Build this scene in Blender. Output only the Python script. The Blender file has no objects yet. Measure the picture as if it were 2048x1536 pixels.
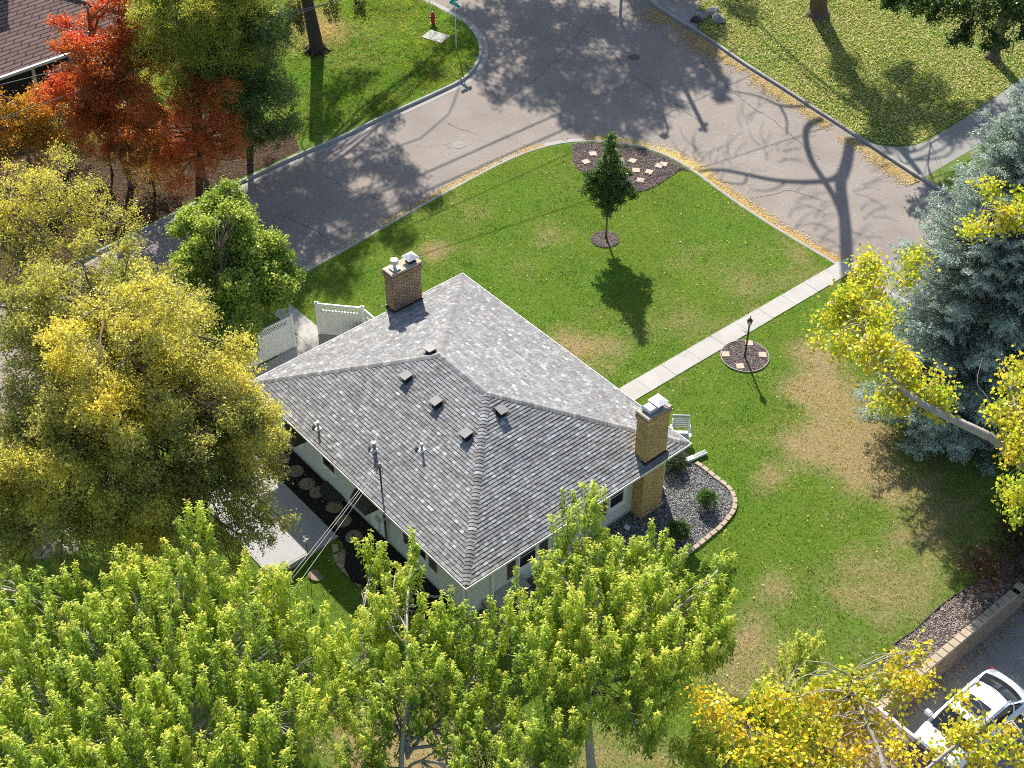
import bpy, math, random
import numpy as np
from mathutils import Vector, Matrix, geometry
R = math.radians
C = bpy.data.collections.new("Scene"); SC = bpy.context.scene
SC.collection.children.link(C)

# ------------------------------------------------------------------ camera
PITCH, ROLL, CH, FPX = 0.7343, -0.0024, 41.1935, 2851.2
def _cam():
    d = np.array([0, math.cos(PITCH), -math.sin(PITCH)]); r0 = np.array([1., 0, 0]); u0 = np.cross(r0, d)
    r = math.cos(ROLL)*r0 + math.sin(ROLL)*u0; u = -math.sin(ROLL)*r0 + math.cos(ROLL)*u0
    return d, r, u
CD, CR, CU = _cam(); CP = np.array([0, 0, CH])
cam = bpy.data.objects.new("camera", bpy.data.cameras.new("camera")); C.objects.link(cam)
cam.matrix_world = Matrix(((CR[0], CU[0], -CD[0], 0), (CR[1], CU[1], -CD[1], 0), (CR[2], CU[2], -CD[2], CH), (0, 0, 0, 1)))
cam.data.sensor_width = 36; cam.data.lens = 36*FPX/2048; cam.data.clip_end = 3000; cam.data.clip_start = 0.5
SC.camera = cam; SC.render.engine = 'CYCLES'; SC.cycles.filter_width = 1.0; SC.cycles.use_denoising = False; SC.cycles.diffuse_bounces = 5; SC.cycles.max_bounces = 8; SC.cycles.sample_clamp_indirect = 4
# ------------------------------------------------------------------ light
SUN_EL = R(36); SAZ = (-0.157, 0.988)
w = bpy.data.worlds.new("World"); SC.world = w; w.use_nodes = True
nt = w.node_tree; sky = nt.nodes.new('ShaderNodeTexSky'); sky.sky_type = 'NISHITA'; sky.sun_disc = False
sky.sun_elevation = SUN_EL; sky.sun_rotation = math.atan2(SAZ[0], SAZ[1])
nt.links.new(sky.outputs[0], nt.nodes['Background'].inputs[0]); nt.nodes['Background'].inputs[1].default_value = 0.10
sl = bpy.data.lights.new("sun", 'SUN'); sl.energy = 5.0; sl.angle = R(0.53); sl.color = (1.0, 0.93, 0.83)
so = bpy.data.objects.new("sun", sl); C.objects.link(so)
so.rotation_euler = Vector((-SAZ[0]*math.cos(SUN_EL), -SAZ[1]*math.cos(SUN_EL), -math.sin(SUN_EL))).to_track_quat('-Z', 'Y').to_euler()
SC.view_settings.view_transform = 'Standard'; SC.view_settings.look = 'None'; SC.view_settings.exposure = 0.95; SC.view_settings.gamma = 1
SHD = np.array([0.157, -0.988, 0])/math.tan(SUN_EL)      # ground shift of a shadow per metre of height

# ------------------------------------------------------------------ maths
AL = 0.7013; UA = np.array([math.cos(AL), math.sin(AL), 0]); UB = np.array([UA[1], -UA[0], 0])
N0 = np.array([-2.1673, 49.5927, 0.]); HA, HB, HE, HRISE = 10.95, 13.83, 2.9, 2.017
ANG = AL - math.pi/2
def LW(x, y, z=0.): return N0 + UB*x + UA*y + np.array([0, 0, z])
def WL(P): v = np.asarray(P)[:2] - N0[:2]; return float(v@UB[:2]), float(v@UA[:2])
def G(px, py, z=0.):
    v = CD*FPX + CR*(px-1024) + CU*(768-py); t = (z-CH)/v[2]; return CP + v*t
def Gs(pts, z=0.): return [tuple(G(a, b, z)[:2]) for a, b in pts]
def sst(a, b, x):
    t = np.clip((x-a)/(b-a), 0, 1); return t*t*(3-2*t)
def terr(wx, wy):
    vx = np.asarray(wx)-N0[0]; vy = np.asarray(wy)-N0[1]
    lx = vx*UB[0]+vy*UB[1]; ly = vx*UA[0]+vy*UA[1]
    return -0.45*sst(-11.6, -13.8, ly)*sst(6.2, 7.4, lx)*(1-sst(15, 22, lx))
def gz(P): return float(terr(P[0], P[1]))
RG = np.random.default_rng(7)
_ng = {}
def vnoise(x, y, s, seed=0):
    if seed not in _ng: _ng[seed] = np.random.default_rng(seed+100).random((256, 256))
    g = _ng[seed]; X = np.asarray(x)/s+1000; Y = np.asarray(y)/s+1000
    i = np.floor(X).astype(int); j = np.floor(Y).astype(int); fx = X-i; fy = Y-j
    fx = fx*fx*(3-2*fx); fy = fy*fy*(3-2*fy)
    a = g[i % 256, j % 256]; b = g[(i+1) % 256, j % 256]; c = g[i % 256, (j+1) % 256]; d = g[(i+1) % 256, (j+1) % 256]
    return (a*(1-fx)+b*fx)*(1-fy)+(c*(1-fx)+d*fx)*fy
def inpoly(x, y, poly):
    x = np.asarray(x); y = np.asarray(y); r = np.zeros(x.shape, bool); n = len(poly)
    for i in range(n):
        x1, y1 = poly[i][:2]; x2, y2 = poly[(i+1) % n][:2]
        if y1 == y2: continue
        c = ((y1 > y) != (y2 > y)) & (x < (x2-x1)*(y-y1)/(y2-y1)+x1); r ^= c
    return r

# ------------------------------------------------------------------ materials
MATS = {}
class NB:
    def __init__(s, name):
        s.m = bpy.data.materials.new(name); s.m.use_nodes = True; s.t = s.m.node_tree; s.t.nodes.clear()
        s.out = s.n('ShaderNodeOutputMaterial')
    def n(s, ty, **kw):
        nd = s.t.nodes.new(ty)
        for k, v in kw.items():
            if k.startswith('i_'):
                k = k[2:]; nd.inputs[int(k) if k.isdigit() else k.replace('_', ' ')].default_value = v
            else: setattr(nd, k, v)
        return nd
    def l(s, a, b): s.t.links.new(a, b)
    def ramp(s, fac, stops):
        r = s.n('ShaderNodeValToRGB'); e = r.color_ramp.elements
        while len(e) < len(stops): e.new(0.5)
        for q, (p, c) in zip(e, stops): q.position = p; q.color = (*c, 1) if len(c) == 3 else c
        s.l(fac, r.inputs[0]); return r.outputs[0]
    def noise(s, scale, det=4, vec=None, rough=0.6, **kw):
        n = s.n('ShaderNodeTexNoise', i_Scale=scale, i_Detail=det, i_Roughness=rough, **kw)
        if vec is not None: s.l(vec, n.inputs['Vector'])
        return n.outputs['Fac']
    def mix(s, f, a, b, mode='MIX'):
        m = s.n('ShaderNodeMix', data_type='RGBA', blend_type=mode)
        for i, v in ((0, f), (6, a), (7, b)):
            if isinstance(v, (int, float)): m.inputs[i].default_value = v
            elif isinstance(v, tuple): m.inputs[i].default_value = (*v, 1)
            else: s.l(v, m.inputs[i])
        return m.outputs[2]
    def math(s, op, a, b=0.):
        m = s.n('ShaderNodeMath', operation=op)
        for i, v in ((0, a), (1, b)):
            if isinstance(v, (int, float)): m.inputs[i].default_value = v
            else: s.l(v, m.inputs[i])
        return m.outputs[0]
    def fin(s, col, rough=0.8, bump=None, bs=0.3, bd=0.02, spec=0.3, metal=0., trans=None, coat=0):
        p = s.n('ShaderNodeBsdfPrincipled', i_Roughness=rough, i_Metallic=metal)
        p.inputs['Specular IOR Level'].default_value = spec
        if coat: p.inputs['Coat Weight'].default_value = coat
        if isinstance(col, tuple): p.inputs['Base Color'].default_value = (*col, 1)
        else: s.l(col, p.inputs['Base Color'])
        if bump is not None:
            b = s.n('ShaderNodeBump', i_Strength=bs, i_Distance=bd); s.l(bump, b.inputs['Height']); s.l(b.outputs[0], p.inputs['Normal'])
        if trans is not None:
            tr = s.n('ShaderNodeBsdfTranslucent'); s.l(trans[1], tr.inputs[0]) if not isinstance(trans[1], tuple) else None
            mx = s.n('ShaderNodeMixShader'); mx.inputs[0].default_value = trans[0]
            s.l(p.outputs[0], mx.inputs[1]); s.l(tr.outputs[0], mx.inputs[2]); s.l(mx.outputs[0], s.out.inputs[0])
        else: s.l(p.outputs[0], s.out.inputs[0])
        return s.m
    def obj(s): return s.n('ShaderNodeTexCoord').outputs['Object']
    def geo(s): return s.n('ShaderNodeNewGeometry').outputs['Position']
    def attr(s, nm, o='Color'): return s.n('ShaderNodeAttribute', attribute_name=nm).outputs[o]
def mat(name):
    if name in MATS: return MATS[name]
    m = _mk(name); MATS[name] = m; return m
def _plain(name, col, var=0.15, rough=0.6, scale=3., bs=0.15, metal=0., spec=0.4, fine=60, coat=0):
    b = NB(name); g = b.obj(); n = b.noise(scale, 5, g); n2 = b.noise(fine, 3, g)
    k = b.math('ADD', b.math('MULTIPLY', n, 0.7), b.math('MULTIPLY', n2, 0.3))
    c = b.ramp(k, [(0.3, tuple(x*(1-var) for x in col)), (0.7, tuple(min(1, x*(1+var)) for x in col))])
    return b.fin(c, rough, n2, bs, 0.01, spec, metal, coat=coat)
PL = dict(
    wall_paint=((.58, .60, .56), .05, .75, .6, .05), white_paint=((.78, .78, .76), .05, .5), white_vinyl=((.80, .80, .79), .04, .45),
    foundation=((.42, .42, .40), .15, .85), shutter=((.10, .085, .08), .1, .55), dark_metal=((.03, .03, .032), .2, .45),
    grey_metal=((.30, .31, .32), .2, .4), galv=((.55, .56, .58), .15, .35, 3., .1, .5), stone_cap=((.42, .36, .28), .2, .9),
    mortar_crown=((.30, .30, .29), .3, .9), awning=((.055, .045, .042), .2, .8), block=((.40, .33, .245), .2, .95, 2., .6),
    retaining_face=((.30, .22, .15), .3, .95, 4., .8), paver=((.46, .37, .29), .15, .9), step_stone=((.27, .21, .155), .35, .95, 7., .8),
    boulder=((.30, .29, .27), .3, .9, 4., .6), edging=((.035, .033, .03), .2, .6), edging_grey=((.33, .31, .28), .2, .7),
    hydrant=((.42, .035, .02), .15, .45), pole_white=((.66, .66, .62), .08, .5), teal=((.01, .42, .40), .1, .4), lettering=((.85, .9, .9), .02, .4),
    bark=((.13, .10, .075), .4, .95, 6., .9), bark_pale=((.34, .31, .27), .3, .9, 5., .7), bark_dark=((.06, .045, .035), .4, .95, 6., .9),
    brown_roof=((.17, .11, .08), .2, .9), cover=((.33, .335, .34), .1, .8), rubber=((.02, .02, .02), .2, .8), wire=((.10, .10, .10), .1, .6),
    wire_pale=((.45, .45, .44), .1, .5), car_paint=((.78, .79, .81), .02, .25), bin_green=((.01, .12, .075), .1, .5),
    vent_grey=((.15, .15, .15), .1, .6), lamp_glass=((.55, .52, .45), .1, .2), plastic_grey=((.42, .44, .46), .1, .5), shade_black=((.012, .012, .013), .2, .9), step_paint=((.62, .62, .60), .1, .7),
    iron=((.06, .05, .045), .3, .6), slat_shade=((.40, .42, .45), .1, .6), porch_dark=((.05, .04, .035), .2, .9))
def _mk(name):
    if name in PL:
        a = PL[name]; kw = {}
        col, var, rough = a[0], a[1], a[2]
        return _plain(name, col, var, rough, a[3] if len(a) > 3 else 3., a[4] if len(a) > 4 else .15, a[5] if len(a) > 5 else 0., coat=.6 if name == 'car_paint' else 0)
    b = NB(name)
    if name.startswith('leaf'):
        c = b.mix(1., b.attr('col'), (1.3, 1.25, 1.15), 'MULTIPLY'); tr = b.n('ShaderNodeMix', data_type='RGBA', blend_type='MULTIPLY'); tr.inputs[0].default_value = 1
        b.l(c, tr.inputs[6]); tr.inputs[7].default_value = (1.35, 1.3, .7, 1)
        return b.fin(c, {'leaf_needle': .6, 'leaf_grass': .8, 'leaf_matte': .5}.get(name, .42), spec={'leaf_needle': .2, 'leaf_grass': .08, 'leaf_matte': .3}.get(name, .4), trans=({'leaf_needle': .2, 'leaf_grass': .4, 'leaf_matte': .48}.get(name, .46), tr.outputs[2]))
    if name == 'litter':
        return b.fin(b.attr('col'), .85, spec=.2)
    if name == 'shingle':
        c = b.attr('col'); g = b.obj(); n = b.noise(140, 2, g); n2 = b.noise(.5, 3, g)
        k = b.ramp(n, [(.25, (.82, .82, .82)), (.75, (1.15, 1.15, 1.15))]); k2 = b.ramp(n2, [(.3, (.9, .9, .91)), (.7, (1.06, 1.055, 1.04))])
        return b.fin(b.mix(1., b.mix(1., c, k, 'MULTIPLY'), k2, 'MULTIPLY'), .9, n, .5, .01, .15)
    if name in ('brick_tan', 'brick_ochre', 'roof_brown_tile'):
        uv = b.n('ShaderNodeUVMap').outputs[0]
        if name == 'roof_brown_tile':
            c1, c2, mo, bw, rh, ms = (.20, .135, .12), (.245, .17, .15), (.05, .035, .032), 1.1, .27, .035
        elif name == 'brick_tan':
            c1, c2, mo, bw, rh, ms = (.70, .50, .31), (.47, .30, .17), (.10, .07, .05), .27, .085, .014
        else:
            c1, c2, mo, bw, rh, ms = (.76, .54, .25), (.55, .36, .15), (.20, .13, .07), .27, .085, .009
        br = b.n('ShaderNodeTexBrick', i_Scale=1., i_Mortar_Size=ms, i_Mortar_Smooth=.2, i_Bias=0., i_Brick_Width=bw, i_Row_Height=rh)
        br.inputs['Color1'].default_value = (*c1, 1); br.inputs['Color2'].default_value = (*c2, 1); br.inputs['Mortar'].default_value = (*mo, 1)
        if name == 'roof_brown_tile':
            sp = b.n('ShaderNodeSeparateXYZ'); b.l(b.obj(), sp.inputs[0]); cb = b.n('ShaderNodeCombineXYZ'); b.l(b.math('ADD', sp.outputs[0], sp.outputs[1]), cb.inputs[0]); b.l(b.math('MULTIPLY', sp.outputs[2], 3.0), cb.inputs[1]); uv = cb.outputs[0]
        b.l(uv, br.inputs['Vector']); n = b.noise(45, 4, uv); n2 = b.noise(2.5, 3, uv)
        k = b.ramp(b.math('ADD', b.math('MULTIPLY', n, .6), b.math('MULTIPLY', n2, .4)), [(.3, (.75, .75, .75)), (.7, (1.2, 1.19, 1.17))])
        h = b.math('SUBTRACT', b.math('MULTIPLY', n, .6), br.outputs['Fac'])
        return b.fin(b.mix(1., br.outputs['Color'], k, 'MULTIPLY'), .92, h, .9, .02, .15)
    if name == 'asphalt':
        g = b.geo(); n = b.noise(.35, 6, g); n1 = b.noise(14, 5, g); n2 = b.noise(70, 2, g); v = b.n('ShaderNodeTexVoronoi', feature='DISTANCE_TO_EDGE', i_Scale=.09)
        nd = b.n('ShaderNodeVectorMath', operation='ADD'); nn = b.n('ShaderNodeTexNoise', i_Scale=1.2, i_Detail=6.); b.l(g, nn.inputs['Vector'])
        sc = b.n('ShaderNodeVectorMath', operation='SCALE'); b.l(nn.outputs['Color'], sc.inputs[0]); sc.inputs[3].default_value = 2.2
        b.l(g, nd.inputs[0]); b.l(sc.outputs[0], nd.inputs[1]); b.l(nd.outputs[0], v.inputs['Vector'])
        crack = b.ramp(v.outputs['Distance'], [(0., (.72, .72, .72)), (.004, (1, 1, 1))])
        c = b.ramp(b.math('ADD', b.math('MULTIPLY', n, .55), b.math('MULTIPLY', n1, .45)), [(.32, (.195, .168, .148)), (.5, (.245, .214, .19)), (.68, (.29, .258, .23))])
        c = b.mix(1., c, b.ramp(n2, [(.3, (.8, .8, .8)), (.7, (1.2, 1.2, 1.2))]), 'MULTIPLY')
        return b.fin(b.mix(1., c, crack, 'MULTIPLY'), .93, n2, .35, .01, .2)
    if name in ('concrete', 'concrete_kerb', 'concrete_dark'):
        g = b.geo(); n = b.noise(.9, 5, g); n1 = b.noise(40, 3, g)
        s = {'concrete': .80, 'concrete_kerb': .66, 'concrete_dark': .5}[name]
        c = b.ramp(b.math('ADD', b.math('MULTIPLY', n, .6), b.math('MULTIPLY', n1, .4)), [(.3, (.40*s, .385*s, .35*s)), (.5, (.50*s, .485*s, .45*s)), (.7, (.57*s, .555*s, .52*s))])
        return b.fin(c, .9, n1, .25, .006, .2)
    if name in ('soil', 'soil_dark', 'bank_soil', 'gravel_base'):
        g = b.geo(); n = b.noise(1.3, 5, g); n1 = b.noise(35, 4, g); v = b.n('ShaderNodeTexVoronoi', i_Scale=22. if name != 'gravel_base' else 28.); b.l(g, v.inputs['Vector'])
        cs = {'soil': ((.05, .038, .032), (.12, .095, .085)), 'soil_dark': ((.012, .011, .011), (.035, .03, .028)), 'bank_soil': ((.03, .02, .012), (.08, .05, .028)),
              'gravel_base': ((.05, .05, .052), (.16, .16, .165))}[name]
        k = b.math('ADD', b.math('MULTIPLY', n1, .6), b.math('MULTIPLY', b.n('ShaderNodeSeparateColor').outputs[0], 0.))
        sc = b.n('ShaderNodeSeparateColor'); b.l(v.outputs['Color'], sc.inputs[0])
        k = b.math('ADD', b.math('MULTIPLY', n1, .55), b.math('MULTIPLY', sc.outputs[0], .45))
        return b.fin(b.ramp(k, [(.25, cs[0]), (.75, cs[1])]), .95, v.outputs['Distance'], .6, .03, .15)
    if name == 'lawn':
        g = b.geo(); dry = b.attr('dry', 'Fac'); n = b.noise(.45, 5, g); n1 = b.noise(6, 6, g, .7); n2 = b.noise(38, 4, g, .7); lit = b.attr('lit', 'Fac')
        gr = b.ramp(b.math('ADD', b.math('MULTIPLY', n1, .45), b.math('MULTIPLY', n2, .55)), [(.28, (.04, .082, .010)), (.5, (.10, .178, .02)), (.72, (.185, .275, .04))])
        dr = b.ramp(b.math('ADD', b.math('MULTIPLY', n1, .4), b.math('MULTIPLY', n2, .6)), [(.28, (.13, .10, .05)), (.5, (.29, .235, .12)), (.72, (.45, .37, .21))])
        f = b.math('ADD', dry, b.math('MULTIPLY', b.math('SUBTRACT', n1, .5), 1.3)); f = b.math('ADD', f, b.math('MULTIPLY', b.math('SUBTRACT', n, .52), 1.0))
        f = b.n('ShaderNodeClamp').inputs[0].node if False else f
        mp = b.n('ShaderNodeMapRange', i_1=0.22, i_2=.95); b.l(f, mp.inputs[0])
        return b.fin(b.mix(mp.outputs[0], gr, dr), .95, n2, .9, .05, .1)
    if name == 'glass_dark':
        return b.fin((.02, .024, .028), .08, spec=.6)
    raise KeyError(name)

# ------------------------------------------------------------------ mesh builder
class MB:
    def __init__(s): s.v = []; s.f = []; s.c = None
    def add(s, V, F):
        o = len(s.v); s.v += [tuple(map(float, p)) for p in V]; s.f += [tuple(i+o for i in f) for f in F]; return s
    def box(s, x0, x1, y0, y1, z0, z1, M=None, bev=0.):
        if bev:
            b = bev; V = []
            for (zz, k) in ((z0, 0), (z1-b, 0), (z1, b)):
                V += [(x0+k, y0+k, zz), (x1-k, y0+k, zz), (x1-k, y1-k, zz), (x0+k, y1-k, zz)]
            F = [(3, 2, 1, 0), (8, 9, 10, 11)]
            for l in (0, 4):
                for i in range(4): j = (i+1) % 4; F.append((l+i, l+j, l+4+j, l+4+i))
        else:
            V = [(x0, y0, z0), (x1, y0, z0), (x1, y1, z0), (x0, y1, z0), (x0, y0, z1), (x1, y0, z1), (x1, y1, z1), (x0, y1, z1)]
            F = [(3, 2, 1, 0), (4, 5, 6, 7), (0, 1, 5, 4), (1, 2, 6, 5), (2, 3, 7, 6), (3, 0, 4, 7)]
        if M is not None: V = [tuple(M @ Vector(p)) for p in V]
        return s.add(V, F)
    def prism(s, poly, z0, z1):
        n = len(poly); V = [(p[0], p[1], z0) for p in poly]+[(p[0], p[1], z1) for p in poly]
        F = [tuple(reversed(range(n))), tuple(range(n, 2*n))]+[(i, (i+1) % n, n+(i+1) % n, n+i) for i in range(n)]
        return s.add(V, F)
    def cyl(s, p0, p1, r0, r1=None, n=12, cap=True):
        r1 = r0 if r1 is None else r1; p0 = Vector(p0); p1 = Vector(p1); d = (p1-p0).normalized()
        a = d.orthogonal().normalized(); c = d.cross(a)
        V = [tuple(q+(a*math.cos(2*math.pi*i/n)+c*math.sin(2*math.pi*i/n))*r) for q, r in ((p0, r0), (p1, r1)) for i in range(n)]
        F = [(i, (i+1) % n, n+(i+1) % n, n+i) for i in range(n)]
        if cap: F += [tuple(reversed(range(n))), tuple(range(n, 2*n))]
        return s.add(V, F)
    def lathe(s, c, prof, n=16):
        V = []; F = []
        for r, z in prof: V += [(c[0]+r*math.cos(2*math.pi*i/n), c[1]+r*math.sin(2*math.pi*i/n), c[2]+z) for i in range(n)]
        for k in range(len(prof)-1): F += [(k*n+i, k*n+(i+1) % n, (k+1)*n+(i+1) % n, (k+1)*n+i) for i in range(n)]
        F += [tuple(reversed(range(n))), tuple(range((len(prof)-1)*n, len(prof)*n))]
        return s.add(V, F)
    def tube(s, pts, rad, n=6):
        pts = [Vector(p) for p in pts]; V = []; F = []; a = None
        for i, p in enumerate(pts):
            d = (pts[min(i+1, len(pts)-1)]-pts[max(i-1, 0)]).normalized()
            a = d.orthogonal().normalized() if a is None else (a-d*a.dot(d)).normalized()
            c = d.cross(a); r = rad[i] if hasattr(rad, '__len__') else rad
            V += [tuple(p+(a*math.cos(2*math.pi*k/n)+c*math.sin(2*math.pi*k/n))*r) for k in range(n)]
        for i in range(len(pts)-1): F += [(i*n+k, i*n+(k+1) % n, (i+1)*n+(k+1) % n, (i+1)*n+k) for k in range(n)]
        F += [tuple(reversed(range(n))), tuple(range((len(pts)-1)*n, len(pts)*n))]
        return s.add(V, F)
    def shift(s, d): s.v = [(p[0]-d[0], p[1]-d[1], p[2]-d[2]) for p in s.v]; return s
def tag(o, label=None, cat=None, group=None, kind=None):
    if label: o['label'] = label
    if cat: o['category'] = cat
    if group: o['group'] = group
    if kind: o['kind'] = kind
    return o
def meshobj(name, mb, m, parent=None, loc=None, rot=0., smooth=False, uv=True, cols=None):
    me = bpy.data.meshes.new(name); me.from_pydata(mb.v, [], mb.f); me.update()
    me.materials.append(mat(m) if isinstance(m, str) else m)
    if uv:
        ul = me.uv_layers.new(name='UVMap'); co = np.array(mb.v)
        buf = np.zeros((len(me.loops), 2)); 
        for p in me.polygons:
            n = p.normal; ax = max(range(3), key=lambda i: abs(n[i]))
            a, b_ = ((1, 2), (0, 2), (0, 1))[ax]
            for li in p.loop_indices:
                v = co[me.loops[li].vertex_index]; buf[li] = (v[a], v[b_])
        ul.data.foreach_set('uv', buf.ravel())
    if smooth: me.polygons.foreach_set('use_smooth', [True]*len(me.polygons))
    o = bpy.data.objects.new(name, me); C.objects.link(o)
    if parent is not None: o.parent = parent
    if loc is not None: o.location = loc
    o.rotation_euler.z = rot
    return o
def thing(name, label, cat, loc, rot=0., group=None):
    o = bpy.data.objects.new(name, None); C.objects.link(o); o.location = loc; o.rotation_euler.z = rot; o.empty_display_size = .3
    return tag(o, label, cat, group)
def part(name, mb, m, parent, **kw): return meshobj(name, mb, m, parent, **kw)
def wpart(name, mb, m, parent, **kw):       # vertices given in world space, parent unrotated
    return meshobj(name, mb.shift(parent.location), m, parent, **kw)
def single(name, mb, m, label, cat, base, group=None, **kw):   # one-mesh thing, vertices in world space
    return tag(meshobj(name, mb.shift(base), m, None, loc=base, **kw), label, cat, group)
def struct(name, mb, m, kind='structure', **kw): return tag(meshobj(name, mb, m, None, **kw), kind=kind)
def sheet(name, poly, z, m, h=None, kind='structure'):
    mb = MB()
    tris = geometry.tessellate_polygon([[Vector((p[0], p[1], 0)) for p in poly]])
    V = [(p[0], p[1], z) for p in poly]; F = []
    for t in tris:
        a, b, c = [Vector(V[i]) for i in t]
        F.append(tuple(t) if (b-a).cross(c-a).z > 0 else tuple(reversed(t)))
    n = len(V)
    if h:
        V += [(p[0], p[1], z-h) for p in poly]
        F += [(i, n+i, n+(i+1) % n, (i+1) % n) for i in range(n)]
    mb.add(V, F)
    return struct(name, mb, m, kind)
def quadmesh(name, V, m, parent=None, loc=(0, 0, 0), col=None, k=4, kind=None):
    """V: (N,k,3) array of separate faces; col: (N,3)"""
    N = V.shape[0]; me = bpy.data.meshes.new(name); loc = np.asarray(loc, float)
    me.vertices.add(N*k); me.loops.add(N*k); me.polygons.add(N)
    me.vertices.foreach_set('co', (V-loc).astype(np.float32).ravel())
    me.loops.foreach_set('vertex_index', np.arange(N*k, dtype=np.int32))
    me.polygons.foreach_set('loop_start', np.arange(0, N*k, k, dtype=np.int32))
    me.update(calc_edges=True)
    if col is not None:
        a = me.color_attributes.new(name='col', type='FLOAT_COLOR', domain='POINT')
        c4 = np.ones((N, k, 4), np.float32); c4[:, :, :3] = col[:, None, :]; a.data.foreach_set('color', c4.ravel())
    me.materials.append(mat(m)); o = bpy.data.objects.new(name, me); C.objects.link(o)
    if parent is not None: o.parent = parent
    else: o.location = loc
    if kind: o['kind'] = kind
    return o

# ------------------------------------------------------------------ ground, street, lawns
S_ = lambda pts: Gs(pts)
ZR = -0.13
far = [(-400, -80), (400, -80), (400, 500), (-400, 500)]
sheet('ground', far, -0.6-1.2, 'soil')
near_k = [(-700, 1265), (-300, 1045), (0, 881), (300, 715), (500, 607), (610, 545), (700, 496), (800, 437), (900, 382), (960, 350), (1010, 324), (1060, 303), (1110, 289), (1160, 283), (1220, 285), (1280, 293), (1340, 314), (1390, 345), (1440, 383), (1500, 425), (1570, 469), (1640, 510), (1690, 541), (1800, 606), (2048, 752), (2500, 1020)]
farl_k = [(-500, 835), (-200, 692), (0, 596), (150, 523), (300, 449), (380, 408), (480, 360), (600, 304), (680, 272), (750, 237), (817, 207), (870, 183), (919, 160), (940, 143), (951, 126), (958, 110), (959.5, 97), (956, 80), (946.6, 64), (935, 50), (919, 38), (895, 25), (871, 13), (844, 0), (760, -38), (600, -105)]
farr_k = [(1230, -70), (1300, 3), (1345, 32), (1389, 58), (1430, 85), (1485, 124), (1530, 152), (1570, 177), (1632, 218), (1680, 248), (1734, 284), (1800, 328), (1860, 366), (2048, 480), (2500, 755)]
nk = S_(near_k); fl = S_(farl_k); fr = S_(farr_k)

def offs(pl, d):
    out = []
    for i, p in enumerate(pl):
        a = np.array(pl[max(i-1, 0)]); b = np.array(pl[min(i+1, len(pl)-1)]); t = (b-a)/np.linalg.norm(b-a)
        out.append((p[0]-t[1]*d, p[1]+t[0]*d))
    return out
def smooth_pl(pl, it=2):
    for _ in range(it):
        q = [pl[0]]
        for a, b in zip(pl[:-1], pl[1:]):
            q += [(a[0]*.75+b[0]*.25, a[1]*.75+b[1]*.25), (a[0]*.25+b[0]*.75, a[1]*.25+b[1]*.75)]
        pl = q+[pl[-1]]
    return pl
nk = smooth_pl(nk, 1); fl = smooth_pl(fl, 1); fr = smooth_pl(fr, 1)
road_poly = [p for p in offs(nk, -.03)] + [(75, 140), (-70, 140)]
sheet('road', road_poly, ZR, 'asphalt')
def kerb(name, pl, side):
    mb = MB(); prof = [(0.02, -.2), (0.02, .0), (-.015, .022), (-.13, .022), (-.155, -.01), (-.165, -.115), (-.52, -.121), (-.52, -.2)]
    rows = [[(p[0], p[1], z) for p in offs(pl, s*side)] for s, z in prof]; n = len(pl)
    V = [p for r in rows for p in r]; F = []
    for i in range(len(prof)-1):
        for j in range(n-1):
            q = (i*n+j, i*n+j+1, (i+1)*n+j+1, (i+1)*n+j); F.append(q if side < 0 else q[::-1])
    mb.add(V, F); o = struct(name, mb, 'concrete_kerb')
    # joints cut as dark thin lines
    return o
k1 = kerb('kerb', nk, -1); k2 = kerb('kerb', fl, 1); k3 = kerb('kerb', fr, -1)

# dry map of the lawns: (px, py, radius in m, strength)
DRY = [(1180, 700, 1.5, .55), (1120, 680, 1.0, .35), (870, 500, .8, .7), (1640, 770, 1.7, .8), (1650, 700, 1.1, .7), (1610, 700, .8, .4), (1670, 850, 1.9, .9), (1600, 870, 1.2, .5), (1730, 920, 2.0, .8), (1800, 1050, 1.5, .3), (1540, 955, .9, .6), (1500, 880, 1.2, .3),
       (1770, 960, 1.2, .6), (1500, 1250, .9, .6), (1550, 1180, .8, .55), (1700, 1190, 1.0, .45), (1790, 1210, 1.5, .5), (1580, 1350, 1.2, .35), (1490, 1275, .5, .4), (1400, 520, 1.8, .35), (1500, 560, 1.8, .35), (1520, 640, 1., .5), (1350, 640, 1.5, .3),
       (1440, 700, .8, .3), (1690, 1120, 1., .3), (1640, 1040, .7, .25), (1850, 1100, 2.5, .3), (1900, 1000, 3., .3), (1540, 1400, 2., .5), (1440, 1330, 1., .4), (900, 1520, 3., .8), (760, 1480, 2., .6), (1250, 1520, 2, .6), (1640, 560, 1., .5), (1600, 500, 1.2, .4), (1480, 430, .6, .4),
       (1100, 470, 1.5, .2), (970, 440, 1., .15), (640, 60, 2., .6), (580, 40, 2., .4), (950, 420, 1., .2)]
DRYW = [(G(a, b)[0], G(a, b)[1], r, s) for a, b, r, s in DRY]
def dryf(x, y):
    d = 0.12+.25*(vnoise(x, y, 3.1, 3)-.5)+.25*(vnoise(x, y, .9, 4)-.5)+0*np.asarray(x)
    nz = .35+.65*vnoise(x, y, .55, 6)+.65*vnoise(x, y, 1.3, 7)
    for cx, cy, r, s in DRYW: e = np.exp(-((x-cx)**2+(y-cy)**2)/(r*r)); d = d+s*e*nz
    # far NE lawn is yellow with leaf litter; keep a strong straw tint there
    return d
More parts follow.
